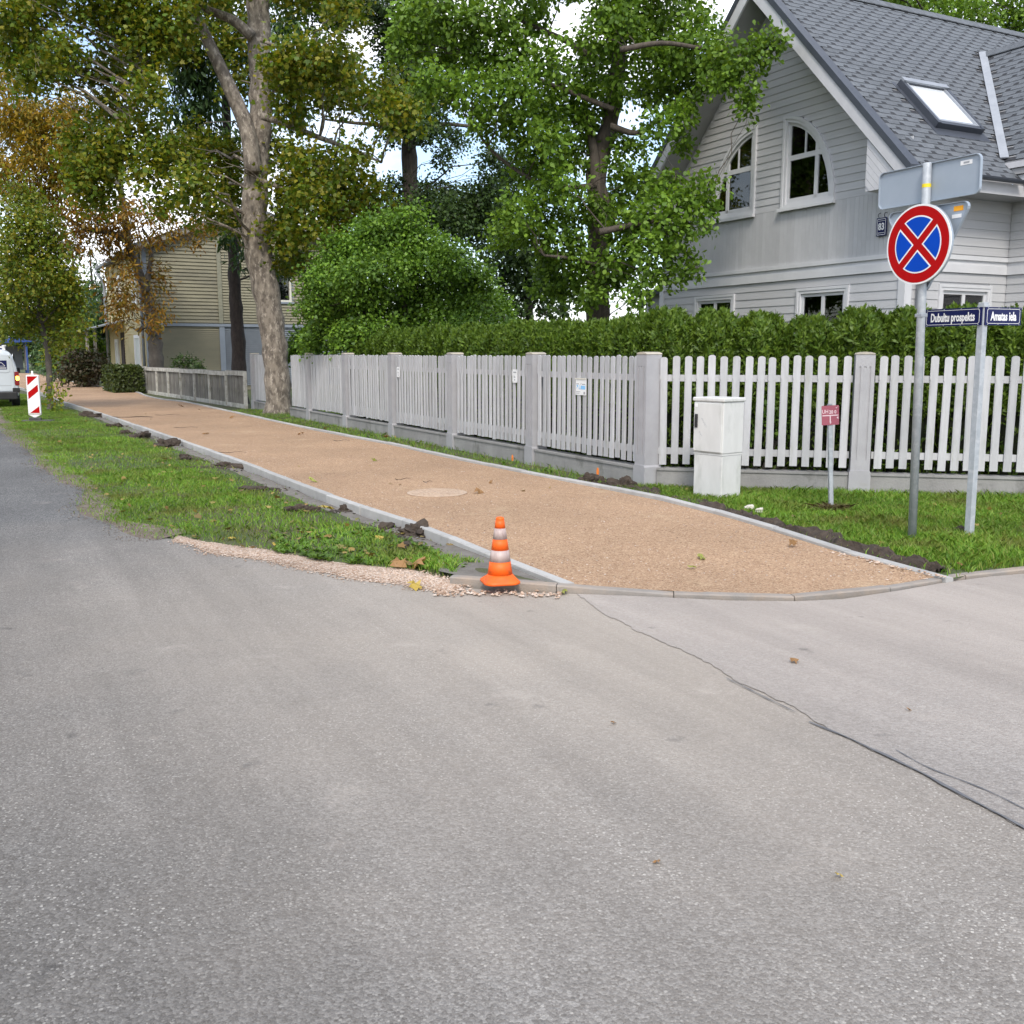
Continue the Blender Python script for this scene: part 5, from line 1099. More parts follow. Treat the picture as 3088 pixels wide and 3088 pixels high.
# wing roof: eave on the street side at x=1.85, ridge at x=4.28
WX0, WZ0, WX1 = 1.85, 4.68, 4.28; WS = 1.03; WR = WZ0 + WS * (WX1 - WX0)
yv = lambda x: (WZ0 + WS * (x - WX0) - RZ) / RS                      # valley: where the wing roof meets the main roof
MB().add([(WX0, yv(WX0), WZ0 - .03), (WX1, yv(WX1), WR - .03), (WX1, -4.6, WR - .03), (WX0, -4.6, WZ0 - .03), (WX0, yv(WX0), WZ0 - .2), (WX1, yv(WX1), WR - .3), (WX1, -4.6, WR - .3), (WX0, -4.6, WZ0 - .2)],
         [(0, 1, 2, 3), (7, 6, 5, 4), (0, 4, 5, 1), (1, 5, 6, 2), (2, 6, 7, 3), (3, 7, 4, 0)]).build('wing_roof_slab', m_soffit, ho)
MB().add([(WX1, yv(WX1), WR - .03), (WX1 + 2.4, yv(WX0), WZ0 - .03), (WX1 + 2.4, -4.6, WZ0 - .03), (WX1, -4.6, WR - .03)], [(0, 1, 2, 3)]).build('wing_roof_back', m_shingle, ho)
for k, (d0, d1, p) in enumerate(((.0, .09, .0), (.10, .19, .03), (.20, .30, .07))):
    MB().box(WX0 - .05 + p, WX0 + .02 + p, -4.6, yv(WX0) - .02, WZ0 - .06 - d1, WZ0 - .06 - d0).build('wing_eave_board', m_fascia if k != 1 else m_soffit, ho)
MB().box(WX0 + .05, 2.36, -4.6, -.45, 4.30, 4.33).build('wing_soffit', m_soffit, ho)
vt_, vb_ = Vector((WX1, yv(WX1), WR)), Vector((WX0, yv(WX0), WZ0))
MB().bar(vb_ + Vector((-.02, -.02, .035)), vt_ + Vector((-.02, -.02, .035)), .13, .02, up=(-1, -1, 1.4)).build('valley_flashing', m_zinc, ho)
# shingles
TW, TE = .355, .135                                              # tab width, exposure
def tab_mesh(name):
    p = [(-TW / 2 + .056, 0), (TW / 2 - .056, 0), (TW / 2 - .046, .062), (TW / 2 - .0015, .068), (TW / 2 - .0015, TE + .04), (-TW / 2 + .0015, TE + .04), (-TW / 2 + .0015, .068), (-TW / 2 + .046, .062)]
    return MB().ext(p, 'xy', 0, .006)
TAB = tab_mesh('t').mesh('shingle', m_shingle)
cosr = 1 / math.sqrt(1 + RS * RS); sl = math.atan(RS)
tabs = []
def course(base, along, upv, nrm, length, k, mat3):
    n = int(length / TW); off = (k % 2) * .5
    for i in range(-1, n + 2):
        s = (i + off) * TW
        if TW / 2 <= s <= length - TW / 2: tabs.append((base + along * s + nrm * .0142, mat3))
rows = int((GC - EY) / cosr / TE)
mA = Matrix((Vector((1, 0, 0)), Vector((0, cosr, RS * cosr)), Vector((0, -RS * cosr, cosr)))).transposed()
sky_box = (.78, 1.88, .30, 1.10)                                 # skylight x0,x1,y0,y1
nA = Vector((0, -RS * cosr, cosr)); uA = Vector((0, cosr, RS * cosr))
for k in range(rows):
    y = EY + k * TE * cosr; z = roofz(y); xe = XB
    if y > yv(WX0): xe = min(XB, WX0 + (RZ + RS * y - WZ0) / WS) if y < yv(WX1) else XB
    x0 = -OV + .10
    course(Vector((x0, y, z - .03)), Vector((1, 0, 0)), uA, nA, xe - x0 + (.0 if xe == XB else .12), k, mA)
    b0 = Vector((x0, y, z - .03)) + nA * .0135; e = Vector((xe, y, z - .03)) + nA * .0135
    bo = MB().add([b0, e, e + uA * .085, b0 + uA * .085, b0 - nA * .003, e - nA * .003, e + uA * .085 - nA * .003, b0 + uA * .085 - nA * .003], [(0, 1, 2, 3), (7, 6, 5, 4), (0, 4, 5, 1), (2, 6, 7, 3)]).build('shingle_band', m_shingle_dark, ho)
cosw = 1 / math.sqrt(1 + WS * WS); nB = Vector((-WS * cosw, 0, cosw)); uB = Vector((cosw, 0, WS * cosw))
mBm = Matrix((Vector((0, -1, 0)), uB, nB)).transposed()
for k in range(int((WX1 - WX0) / cosw / TE)):
    x = WX0 + k * TE * cosw; z = WZ0 + WS * (x - WX0); y0 = yv(x) + .02
    course(Vector((x, y0, z - .03)), Vector((0, -1, 0)), uB, nB, y0 + 4.6, k, mBm)
    b0 = Vector((x, y0, z - .03)) + nB * .0135; e = Vector((x, -4.6, z - .03)) + nB * .0135
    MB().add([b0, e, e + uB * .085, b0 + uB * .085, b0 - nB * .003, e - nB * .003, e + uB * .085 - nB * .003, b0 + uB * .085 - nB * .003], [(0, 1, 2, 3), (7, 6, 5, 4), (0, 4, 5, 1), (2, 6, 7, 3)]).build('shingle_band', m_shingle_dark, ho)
Rz = Matrix.Rotation(TH, 3, 'Z')
def in_sky(p): return sky_box[0] - .05 < p.x < sky_box[1] + .05 and sky_box[2] - .12 < p.y < sky_box[3] - .02
tabs = [q for q in tabs if not in_sky(q[0])]
tabs.sort(key=lambda q: (HC + Rz @ q[0] - Vector((0, 0, CH))).length + (6 if q[1] is mA and q[0].x > 6.6 else 0))
r = random.Random(2)
for p, m3 in tabs[:300]:
    o = link('shingle', TAB, None, ho, p); o.rotation_euler = (m3 @ Matrix.Rotation(-.055, 3, 'X') @ Matrix.Rotation(r.gauss(0, .006), 3, 'Z')).to_euler()
tb = tab_mesh('x'); rest = MB(); rot35 = Matrix.Rotation(-.055, 3, 'X')
for p, m3 in tabs[300:]:
    q3 = m3 @ rot35; rest.add([p + q3 @ Vector(v) for v in tb.v], tb.f)
rest.build('shingles', m_shingle, ho, kind='stuff')
RC = MB().ext([(-.13, -.10), (0, .03), (.13, -.10), (.13, -.112), (0, .015), (-.13, -.112)], 'yz', 0, .30).mesh('ridge_cap', m_shingle)
for k in range(int((XB + OV - .15) / .17)): link('ridge_cap', RC, None, ho, (-OV + .15 + k * .17, GC, RIDGE + .0), (0, -.03, 0))
for k in range(int((yv(WX1) + 4.6) / .17)): link('ridge_cap', RC, None, ho, (WX1, yv(WX1) - k * .17, WR), (.0, -.03, -math.pi / 2))
# skylight
def onroof(x, y, h): return Vector((x, y, roofz(y) - .03)) + nA * h
def roofbox(m, x0, x1, y0, y1, h0, h1):
    vs = [onroof(x, y, h) for h in (h0, h1) for x, y in ((x0, y0), (x1, y0), (x1, y1), (x0, y1))]
    return m.add(vs, [(0, 3, 2, 1), (4, 5, 6, 7), (0, 1, 5, 4), (1, 2, 6, 5), (2, 3, 7, 6), (3, 0, 4, 7)])
X0, X1, Y0, Y1 = sky_box
sk = MB(); roofbox(sk, X0, X0 + .07, Y0, Y1, 0, .12); roofbox(sk, X1 - .07, X1, Y0, Y1, 0, .12); roofbox(sk, X0 + .07, X1 - .07, Y0, Y0 + .05, 0, .11); roofbox(sk, X0 + .07, X1 - .07, Y1 - .05, Y1, 0, .12)
s_o = sk.build('skylight', m_verge_metal, ho)
m = MB(); roofbox(m, X0 + .071, X0 + .12, Y0 + .051, Y1 - .051, .06, .115); roofbox(m, X1 - .12, X1 - .071, Y0 + .051, Y1 - .051, .06, .115); roofbox(m, X0 + .121, X1 - .121, Y0 + .051, Y0 + .085, .06, .112); roofbox(m, X0 + .02, X1 - .02, Y1 - .049, Y1 + .02, .121, .15); m.build('skylight_sash', m_zinc, s_o)
m = MB(); roofbox(m, X0 + .115, X1 - .115, Y0 + .08, Y1 - .05, .05, .085); m.build('pane', m_skypane, s_o)
m = MB(); roofbox(m, X0 - .08, X1 + .08, Y0 - .13, Y0, .012, .022); roofbox(m, X0 - .08, X0, Y0, Y1 + .05, .012, .02); roofbox(m, X1, X1 + .08, Y0, Y1 + .05, .012, .02); m.build('skylight_flashing', m_verge_metal, s_o)
# house number plate on its bracket
NP = thing('house_number', 'navy enamel house number plate reading 83 hung on the grey gable', 'sign', HC + Rz @ Vector((-.055, .47, 3.62)), TH)
p = MB().ext(rrect(-.10, .10, -.14, .14, .006, 2), 'yz', -.012, 0).build('plate', m_navy, NP); m = MB(); m.ring(rrect(-.084, .084, -.124, .124, .012), rrect(-.076, .076, -.116, .116, .008), 'yz', -.0135, -.012)
m.box(-.0135, -.012, -.065, .065, -.094, -.086); m.box(-.0135, -.012, -.065, .065, .088, .094); m.build('border', m_signwhite, p)
link('lettering', text_me('83', .145, .0008, .005, .85, m_signwhite), None, p, (-.0132, 0, 0), (math.pi / 2, 0, -math.pi / 2))
m = MB()
for y in (-.06, .06): m.tube([(.03, y, .22), (-.02, y, .2), (-.03, y, .17), (-.006, y, .145)], .005, 6)
m.build('hanger', m_dark, NP)

# ------------------------------------------------------------------ olive house further along
OC = Vector((G(449, 1100, 0).x / G(449, 1100, 0).y * 45.5, 45.5, 0)); h2 = thing('olive_house', 'two storey olive weatherboarded house with a blue grey lower rear', 'house', OC, TH); h2.scale = (1.075, 1.075, 1.05)
# local X: along the gable (away from the street), Y: along the street
L2, D2 = 12.6, 9.0; rz2 = lambda x: 6.08 + .37 * (x if x < D2 / 2 else D2 - x)
wn = (5.4, 6.08, 3.86, 5.3)
m = MB(); m.ext([(0, 0), (wn[0], 0), (wn[0], rz2(wn[0])), (D2 / 2, rz2(D2 / 2)), (0, rz2(0))], 'xz', 0, .2); m.box(wn[0], wn[1], 0, .2, 0, wn[2]); m.ext([(wn[0], wn[3]), (wn[1], wn[3]), (wn[1], rz2(wn[1])), (wn[0], rz2(wn[0]))], 'xz', 0, .2); m.ext([(wn[1], 0), (D2, 0), (D2, rz2(D2)), (wn[1], rz2(wn[1]))], 'xz', 0, .2)
m.build('wall', m_yhouse, h2)
MB().box(0, .2, .2, L2, 0, 6.05).build('street_wall', m_yhouse_lit, h2); MB().box(.2, D2, L2 - .2, L2, 0, 6.05).build('rear_wall', m_yhouse, h2)
def lapmesh(name, mat, x0, x1, zlo, zhi, h, face, cut=None):
    m = MB(); z = zlo
    while z < zhi:
        for a, b in spans(x0, x1, [cut[:2]] if cut and cut[2] - .05 < z < cut[3] else []):
            if face == 'x':   # on the gable, facing -Y
                zt = z + h
                if zt > 6.08: a = max(a, (zt - 6.08) / .37); b = min(b, D2 - (zt - 6.08) / .37)
                if b - a > .1: m.add([(a, -.06, z), (b, -.06, z), (b, -.012, zt), (a, -.012, zt), (a, 0, z), (b, 0, z), (b, 0, zt), (a, 0, zt)], [(0, 1, 2, 3), (0, 4, 5, 1), (3, 2, 6, 7), (0, 3, 7, 4), (1, 5, 6, 2)])
            else: m.add([(-.022, a, z), (-.022, b, z), (-.006, b, z + h), (-.006, a, z + h), (0, a, z), (0, b, z), (0, b, z + h), (0, a, z + h)], [(0, 1, 2, 3), (0, 4, 5, 1), (3, 2, 6, 7), (0, 3, 7, 4), (1, 5, 6, 2)])
        z += h
    return m.build(name, mat, h2, kind='stuff')
lapmesh('siding', m_yhouse, .1, 2.92, 2.9, 7.5, .15, 'x'); lapmesh('siding', m_yhouse, 3.12, D2, 2.9, 7.5, .12, 'x', wn); lapmesh('siding', m_yhouse, .1, 2.92, .2, 2.72, .085, 'x'); lapmesh('siding', m_bluehouse, 3.14, D2, .2, 2.72, .085, 'x')
lapmesh('siding', m_yhouse_lit, .1, L2 - .1, .2, 6.0, .14, 'y')
MB().box(2.92, 3.1, -.09, 0, 2.88, rz2(3.0) - .05).build('corner_strip', m_trimold, h2); MB().box(2.92, 3.14, -.09, 0, .1, 2.72).build('corner_strip', m_bluetrim, h2); MB().box(-.03, D2, -.11, 0, 2.74, 2.86).build('band', m_bluetrim, h2)
MB().box(-.04, .1, -.08, -.0, .1, 6.1).build('corner_board', m_bluetrim, h2); MB().box(-.04, -.0, .0, .12, .1, 6.0).build('corner_board', m_bluetrim, h2)
w = MB(); w.ring([(wn[0], wn[2]), (wn[1], wn[2]), (wn[1], wn[3]), (wn[0], wn[3])], [(wn[0] + .08, wn[2] + .08), (wn[1] - .08, wn[2] + .08), (wn[1] - .08, wn[3] - .08), (wn[0] + .08, wn[3] - .08)], 'xz', -.09, .1); wo = w.build('window', m_creamtrim, h2)
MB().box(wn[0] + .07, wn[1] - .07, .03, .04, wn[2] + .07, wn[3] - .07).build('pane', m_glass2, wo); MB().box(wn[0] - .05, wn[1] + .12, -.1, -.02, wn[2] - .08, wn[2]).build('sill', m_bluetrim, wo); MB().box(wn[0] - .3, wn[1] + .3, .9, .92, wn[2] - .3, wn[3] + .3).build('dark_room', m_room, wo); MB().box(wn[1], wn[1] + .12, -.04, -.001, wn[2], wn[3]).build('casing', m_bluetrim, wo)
for sg in (0, 1):
    f = lambda x: x if not sg else D2 - x
    MB().ext([(f(-.5), rz2(0) - .19 + .02), (f(-.5), rz2(0) - .19 + .14), (f(D2 / 2), rz2(D2 / 2) + .14), (f(D2 / 2), rz2(D2 / 2) + .02)], 'xz', -.45, L2 + .4).build('roof', m_roof2, h2)
    MB().ext([(f(-.5), rz2(0) - .19 - .12), (f(-.5), rz2(0) - .19 + .019), (f(D2 / 2), rz2(D2 / 2) + .019), (f(D2 / 2), rz2(D2 / 2) - .12)], 'xz', -.46, -.40).build('bargeboard', m_oldwood, h2)
MB().tube([(-.5, L2 + .05, 5.85), (-.2, L2 + .02, 5.4), (-.12, L2 + .02, 5.2), (-.12, L2 + .02, .2)], .07, 10).build('downpipe', m_zinc, h2, True)
pr_ = MB().ext([(-1.5, 2.72), (-1.5, 2.78), (-.0, 3.2), (-.0, 3.12)], 'xz', 6.4, L2 + 2.6).build('porch_roof', m_zinc, h2)
for y in (6.6, 10.2, L2 + 2.2): MB().box(-1.4, -1.27, y, y + .13, 0, 2.75).build('porch_post', m_oldwood, h2)
MB().box(-.06, -.0, 6.9, 7.9, .1, 2.6).build('boarded_door', m_bark_dark, h2)
for y0, y1, z0, z1 in ((1.7, 3.4, .3, 2.4), (8.9, 10.1, .8, 2.3), (2.0, 3.2, 3.7, 5.3), (7, 8.2, 3.7, 5.3)):
    wo = MB().ring([(y0, z0), (y1, z0), (y1, z1), (y0, z1)], [(y0 + .14, z0 + .14), (y1 - .14, z0 + .14), (y1 - .14, z1 - .14), (y0 + .14, z1 - .14)], 'yz', -.08, -.02).build('window', m_signwhite, h2); MB().box(-.04, -.03, y0 + .13, y1 - .13, z0 + .13, z1 - .13).build('pane', m_curtain, wo)
MB().tube([(-.12, .35, 5.8), (-.12, .35, .2)], .06, 10).build('downpipe', m_bluetrim, h2, True)

# ------------------------------------------------------------------ foliage
def crown_mesh(name, clumps, mat, kind, size, lai, seed, trunk=None, droop=0., per=13, spread=.26, up=.55, fill=.5):
    """clumps: (centre, rx, ry, rz) in metres"""
    r = np.random.default_rng(seed); AC = []; AN = []; AA = []; twigs = []
    la = .42 * size * size
    for c, rx, ry, rz in clumps:
        n = max(4, int(math.pi * rx * rz * lai * 4.0 / la / per)); u = r.normal(0, 1, (n, 3)); u /= np.linalg.norm(u, axis=1)[:, None]
        cc = u * (r.uniform(0, 1, n) ** (1 / 3.) * (1 - fill * .3) + fill * .3)[:, None] * np.array((rx, ry, rz)) + np.array(c)
        # cluster = a twig with leaves round it
        td = u * .7 + r.normal(0, .55, (n, 3)); td[:, 2] += -.25 - droop; td /= np.linalg.norm(td, axis=1)[:, None]
        k = per; t = r.uniform(-1, 1, (n, k, 1)); off = r.normal(0, .42, (n, k, 3))
        P = cc[:, None] + (td[:, None] * t * 1.1 + off) * spread
        nr = r.normal(0, .75, (n, k, 3)) + u[:, None] * .45; nr[..., 2] += up
        ax = td[:, None] * .8 + off * 1.2 + r.normal(0, .35, (n, k, 3)); ax[..., 2] -= .35 + droop
        AC.append(P.reshape(-1, 3)); AN.append(nr.reshape(-1, 3)); AA.append(ax.reshape(-1, 3))
        for q in range(min(n, 7)): twigs.append((np.array(c), cc[q] - td[q] * spread))
    C = np.vstack(AC); S = size * r.uniform(.6, 1.2, len(C)); V, k = leaves(C, np.vstack(AN), np.vstack(AA), S, kind)
    return V, k, twigs
def clumps_px(L, Y, dY, seed, grow=1.0):
    """clump list (x, y, rx, ry[, Y]) in photo pixels -> metres at distance Y (+- dY)"""
    r = random.Random(seed); out = []
    for q in L:
        yy = q[4] if len(q) > 4 else Y + r.uniform(-dY, dY); c = AT(q[0], q[1], yy); s = yy / F * grow
        out.append((c, q[2] * s, (q[2] + q[3]) * .5 * s * 1.15, q[3] * s))
        for _ in range(1):                                  # stray sprays round the clump
            a = r.uniform(0, 6.283); k = r.uniform(.95, 1.4); m = r.uniform(.22, .42)
            out.append((c + Vector((math.cos(a) * q[2] * s * k, r.uniform(-.8, .8) * q[2] * s, math.sin(a) * q[3] * s * k)), q[2] * s * m, q[2] * s * m, q[3] * s * m))
    return out
def wob(p, q, n, amp, r):
    p = Vector(p); q = Vector(q); L = []
    for i in range(n):
        t = i / (n - 1); w = math.sin(t * math.pi) * amp
        L.append(p.lerp(q, t) + Vector((r.gauss(0, w * .35), r.gauss(0, w * .35), w * .5 + r.gauss(0, w * .2))))
    return L
def tree(name, label, base, trunk, rad, limbs, clumps, lmat, bmat, kind, size, lai, seed, group=None, droop=0., per=13, spread=.26, cat='tree', up=.55, bn=12, br=.05, fill=.5, second=None):
    """trunk: world points; rad: radii; limbs: (points, r0, r1) extra boughs"""
    r = random.Random(seed); e = thing(name, label, cat, base, 0, group); B = Vector(base)
    m = MB()
    def fine(pts, rads, k=5):
        P = smooth_line([tuple(p) for p in pts], max(.12, (Vector(pts[-1]) - Vector(pts[0])).length / (len(pts) * k)))
        s = np.linspace(0, 1, len(P)); R = np.interp(s, np.linspace(0, 1, len(rads)), rads); return P, R
    P, R = fine(trunk, rad, 6)
    P = P + np.random.default_rng(seed).normal(0, 1, P.shape) * (R * .05)[:, None]
    R = R * (1 + .06 * np.sin(np.arange(len(R)) * 1.7)); R[0] *= 1.25
    m.tube([Vector(p) - B for p in P], list(R), bn)
    nodes = [Vector(p) for p in P]
    for pts, r0, r1 in limbs:
        p2, _ = fine(pts, [r0, r1]); m.tube([Vector(p) - B for p in p2], list(np.linspace(r0, r1, len(p2))), 8); nodes += [Vector(p) for p in p2[1:]]
    # knobs in the bark
    m.build('trunk', bmat, e, True)
    V, k, twigs = crown_mesh('crown', clumps, lmat, kind, size, lai, seed + 1, droop=droop, per=per, spread=spread, up=up, fill=fill)
    link('crown', np_mesh('crown', V - np.array(B), k, lmat), None, e)
    if second:
        V, k, tw2 = crown_mesh('crown', second[0], second[1], kind, size, second[2], seed + 7, droop=droop, per=per, spread=spread, up=up, fill=fill)
        link('crown', np_mesh('crown', V - np.array(B), k, second[1]), None, e)['label'] = 'golden upper part of the crown'; clumps = clumps + second[0]; twigs += tw2
    bmm = MB(); na = np.array([n[:] for n in nodes])
    for c, rx, ry, rz in clumps:
        d = na - np.array(c); sc = np.linalg.norm(d, axis=1) + 1.2 * np.clip(d[:, 2] + .25 * np.linalg.norm(d[:, :2], axis=1), 0, None); a = nodes[int(np.argmin(sc))]
        ln = (Vector(c) - a).length; r0 = min(br, .012 + .012 * ln) * min(1, max(.16, rx / .55)); L = wob(a, c, 6, ln * .12, r); bmm.tube([p - B for p in L], list(np.linspace(r0, min(.010, r0 * .6), 6)), 5)
    for a, b in twigs: bmm.tube([Vector(a) - B, (Vector(a) + Vector(b)) / 2 - B + Vector((0, 0, .03)), Vector(b) - B], [.006, .005, .002], 3)
    bmm.build('branches', bmat, e, kind='stuff')
    return e
def pts_px(L, Y): return [AT(x, y, q) for x, y, q in [(p[0], p[1], p[2] if len(p) > 2 else Y) for p in L]]

# big leaning maple standing in the fence line
tr = pts_px([(838, 1262), (838, 1150), (820, 986), (787, 800), (768, 660), (776, 500), (784, 380), (785, 200), (778, 0), (770, -220), (760, -480)], 28.0)
tree('maple_tree', 'big leaning maple with mottled bark standing in the picket fence line', (tr[0].x, tr[0].y, 0), [Vector((tr[0].x, tr[0].y, -.1))] + tr[1:], [.36, .335, .35, .365, .34, .29, .29, .30, .27, .2, .1],
     [(pts_px([(765, 520), (745, 390), (690, 260), (630, 130), (580, 20), (540, -120)], 27.6), .24, .10), (pts_px([(620, 100), (590, 40), (520, 10)], 27.6), .09, .03), (pts_px([(760, 110), (700, 60), (610, 20), (560, -40)], 27.6), .15, .06), (pts_px([(790, 350), (850, 370), (950, 410), (1060, 450), (1150, 490)], 27.0), .10, .03), (pts_px([(785, 120), (850, 150), (890, 200)], 27), .05, .02), (pts_px([(600, 90), (520, 130), (450, 230), (400, 330), (350, 420)], 26.6), .07, .02), (pts_px([(775, 540), (830, 560), (920, 600), (1000, 640)], 27), .06, .02)],
     clumps_px([(40, 60, 80, 60), (120, 30, 80, 40), (40, 160, 75, 60), (110, 150, 60, 50), (110, 215, 70, 40), (185, 150, 60, 45), (230, 210, 55, 40), (300, 30, 70, 35), (330, 90, 50, 40), (420, 50, 85, 60), (500, 60, 85, 60), (545, 130, 60, 60, 31), (450, 130, 70, 45), (400, 200, 70, 50), (330, 240, 45, 35), (440, 270, 55, 45), (340, 330, 55, 45), (280, 430, 75, 70), (250, 520, 60, 50), (330, 480, 60, 50), (300, 590, 60, 45), (400, 400, 50, 40), (470, 440, 60, 45), (440, 520, 55, 40), (530, 490, 70, 45), (600, 460, 60, 50, 31), (590, 560, 65, 45), (680, 470, 55, 40, 31), (690, 560, 70, 50, 31), (640, 640, 50, 35), (520, 620, 55, 30), (720, 640, 45, 40, 31), (660, 20, 45, 40, 31), (700, 120, 50, 60, 31), (720, 250, 40, 40, 31), (820, 240, 35, 50, 31), (840, 180, 50, 40), (900, 190, 80, 55), (980, 170, 85, 60), (1050, 230, 60, 45), (940, 250, 75, 50), (1010, 290, 65, 40), (870, 310, 50, 50), (1090, 300, 50, 35), (1180, 300, 60, 50), (1230, 340, 60, 40), (850, 450, 45, 40), (920, 480, 60, 40), (980, 520, 80, 50), (1060, 550, 70, 45), (880, 560, 60, 45), (940, 600, 80, 45), (1030, 620, 70, 40), (1120, 600, 60, 40), (1150, 650, 55, 30), (860, 640, 55, 40), (930, 690, 80, 35), (1010, 690, 60, 30), (850, 720, 45, 35), (890, 770, 50, 35), (1080, 460, 40, 30), (840, 800, 35, 20), (900, -60, 140, 70), (600, -80, 150, 60), (300, -80, 150, 60), (80, -70, 120, 60), (1050, 30, 60, 40)], 27, 2.2, 4),
     m_lf_maple, m_bark_maple, 'maple', .12, 1.55, 10, None, .15, 11, .32, bn=20, br=.06)
# dark spruce beside the olive house
tr = pts_px([(722, 1130), (716, 980), (708, 860), (704, 760), (700, 640), (690, 500), (680, 300), (676, 60), (672, -200)], 33.5)
tree('spruce_tree', 'dark trunked spruce behind the low fence with drooping branches', (tr[0].x, tr[0].y, 0), [Vector((tr[0].x, tr[0].y, -.1))] + tr[1:], [.26, .23, .2, .17, .15, .14, .12, .1, .06], [],
     clumps_px([(600, 130, 45, 60), (620, 220, 45, 60), (570, 260, 50, 60), (600, 330, 55, 60), (550, 370, 45, 45), (580, 430, 40, 40), (660, 180, 40, 50), (740, 190, 45, 50), (760, 80, 45, 50), (560, 150, 40, 40), (640, 60, 50, 50), (690, 420, 35, 50), (740, 780, 26, 40), (700, 700, 26, 30), (730, 690, 30, 30), (850, 90, 45, 50), (880, 50, 50, 40), (900, 350, 40, 40), (860, 790, 50, 25, 34), (900, 800, 40, 25, 34), (620, -60, 90, 60), (760, -60, 90, 60), (530, 210, 40, 50), (530, 320, 40, 50), (640, 300, 35, 50), (610, 400, 35, 40)], 32, .8, 6),
     m_lf_spruce, m_bark_dark, 'needle', .24, 2.1, 20, None, .9, 12, .26, up=.1, bn=14)
# rusty horse chestnut behind the low fence
tr = pts_px([(476, 1110), (468, 1040), (462, 985), (448, 910), (430, 850), (406, 790), (386, 730), (372, 620), (352, 520), (330, 430), (310, 330)], 43.4)
tree('chestnut_tree', 'rust and gold leaved chestnut leaning behind the low slat fence', (tr[0].x, tr[0].y, 0), [Vector((tr[0].x, tr[0].y, -.1))] + tr[1:], [.36, .31, .29, .22, .19, .18, .16, .13, .1, .07, .04],
     [(pts_px([(440, 880), (452, 800), (456, 740), (430, 690)], 43.2), .14, .05), (pts_px([(386, 730), (330, 700), (260, 690), (180, 640), (120, 560)], 42.6), .13, .04), (pts_px([(470, 1010), (440, 985), (415, 1000)], 43), .12, .08), (pts_px([(360, 560), (260, 480), (150, 420), (60, 400)], 42.6), .09, .03)],
     clumps_px([(200, 640, 90, 45), (280, 650, 80, 45), (350, 640, 75, 45), (420, 640, 55, 40), (440, 700, 70, 40), (360, 710, 70, 45), (300, 720, 70, 40), (520, 690, 60, 35), (590, 680, 50, 30), (640, 690, 35, 22), (350, 780, 45, 40), (380, 840, 50, 40), (350, 880, 40, 45), (380, 930, 45, 40), (350, 960, 35, 25), (470, 850, 45, 35), (480, 920, 35, 30), (500, 960, 25, 15), (430, 990, 40, 22), (230, 720, 60, 35), (180, 740, 60, 35)], 42.4, 1.2, 8),
     m_lf_chest, m_bark_grey, 'lance', .24, 1.35, 30, None, .45, 13, .34, bn=14, second=(clumps_px([(50, 330, 80, 45), (140, 350, 90, 50), (220, 320, 60, 40), (60, 410, 85, 50), (160, 420, 90, 55), (240, 390, 55, 40), (50, 490, 75, 50), (150, 500, 90, 50), (230, 470, 55, 40), (40, 570, 60, 40), (130, 580, 60, 40), (220, 560, 70, 40), (20, 250, 60, 40)], 42.0, 1.2, 18), m_lf_gold, 3.0))
# young street tree on the verge
tr = pts_px([(152, 1242), (150, 1180), (147, 1100), (138, 1030), (126, 975), (112, 880), (98, 780), (90, 680), (84, 600)], 29.5)
tree('street_tree', 'young leafy street tree on the verge beside the barrier panel', (tr[0].x, tr[0].y, 0), [Vector((tr[0].x, tr[0].y, -.05))] + tr[1:], [.10, .085, .085, .08, .07, .05, .04, .025, .012], [(pts_px([(126, 975), (160, 940), (200, 900)], 29.3), .04, .015), (pts_px([(124, 970), (80, 920), (40, 880)], 29.3), .04, .015)],
     clumps_px([(70, 590, 34, 40), (105, 640, 42, 44), (70, 680, 60, 55), (130, 700, 50, 50), (30, 750, 60, 60), (90, 770, 70, 55), (160, 770, 45, 50), (40, 830, 65, 55), (120, 840, 75, 55), (185, 840, 45, 50), (30, 900, 60, 50), (100, 910, 75, 45), (180, 910, 55, 45), (60, 970, 60, 35), (140, 975, 50, 30), (200, 970, 40, 35), (40, 1005, 45, 22), (210, 1020, 30, 25), (175, 1010, 25, 20), (160, 1180, 9, 9), (165, 1205, 8, 8), (215, 860, 32, 36), (228, 925, 30, 32), (232, 985, 24, 26)], 29.4, 1.1, 9),
     m_lf_sap, m_bark_grey, 'heart', .11, 1.5, 40, None, .15, 12, .30, bn=10, br=.02)
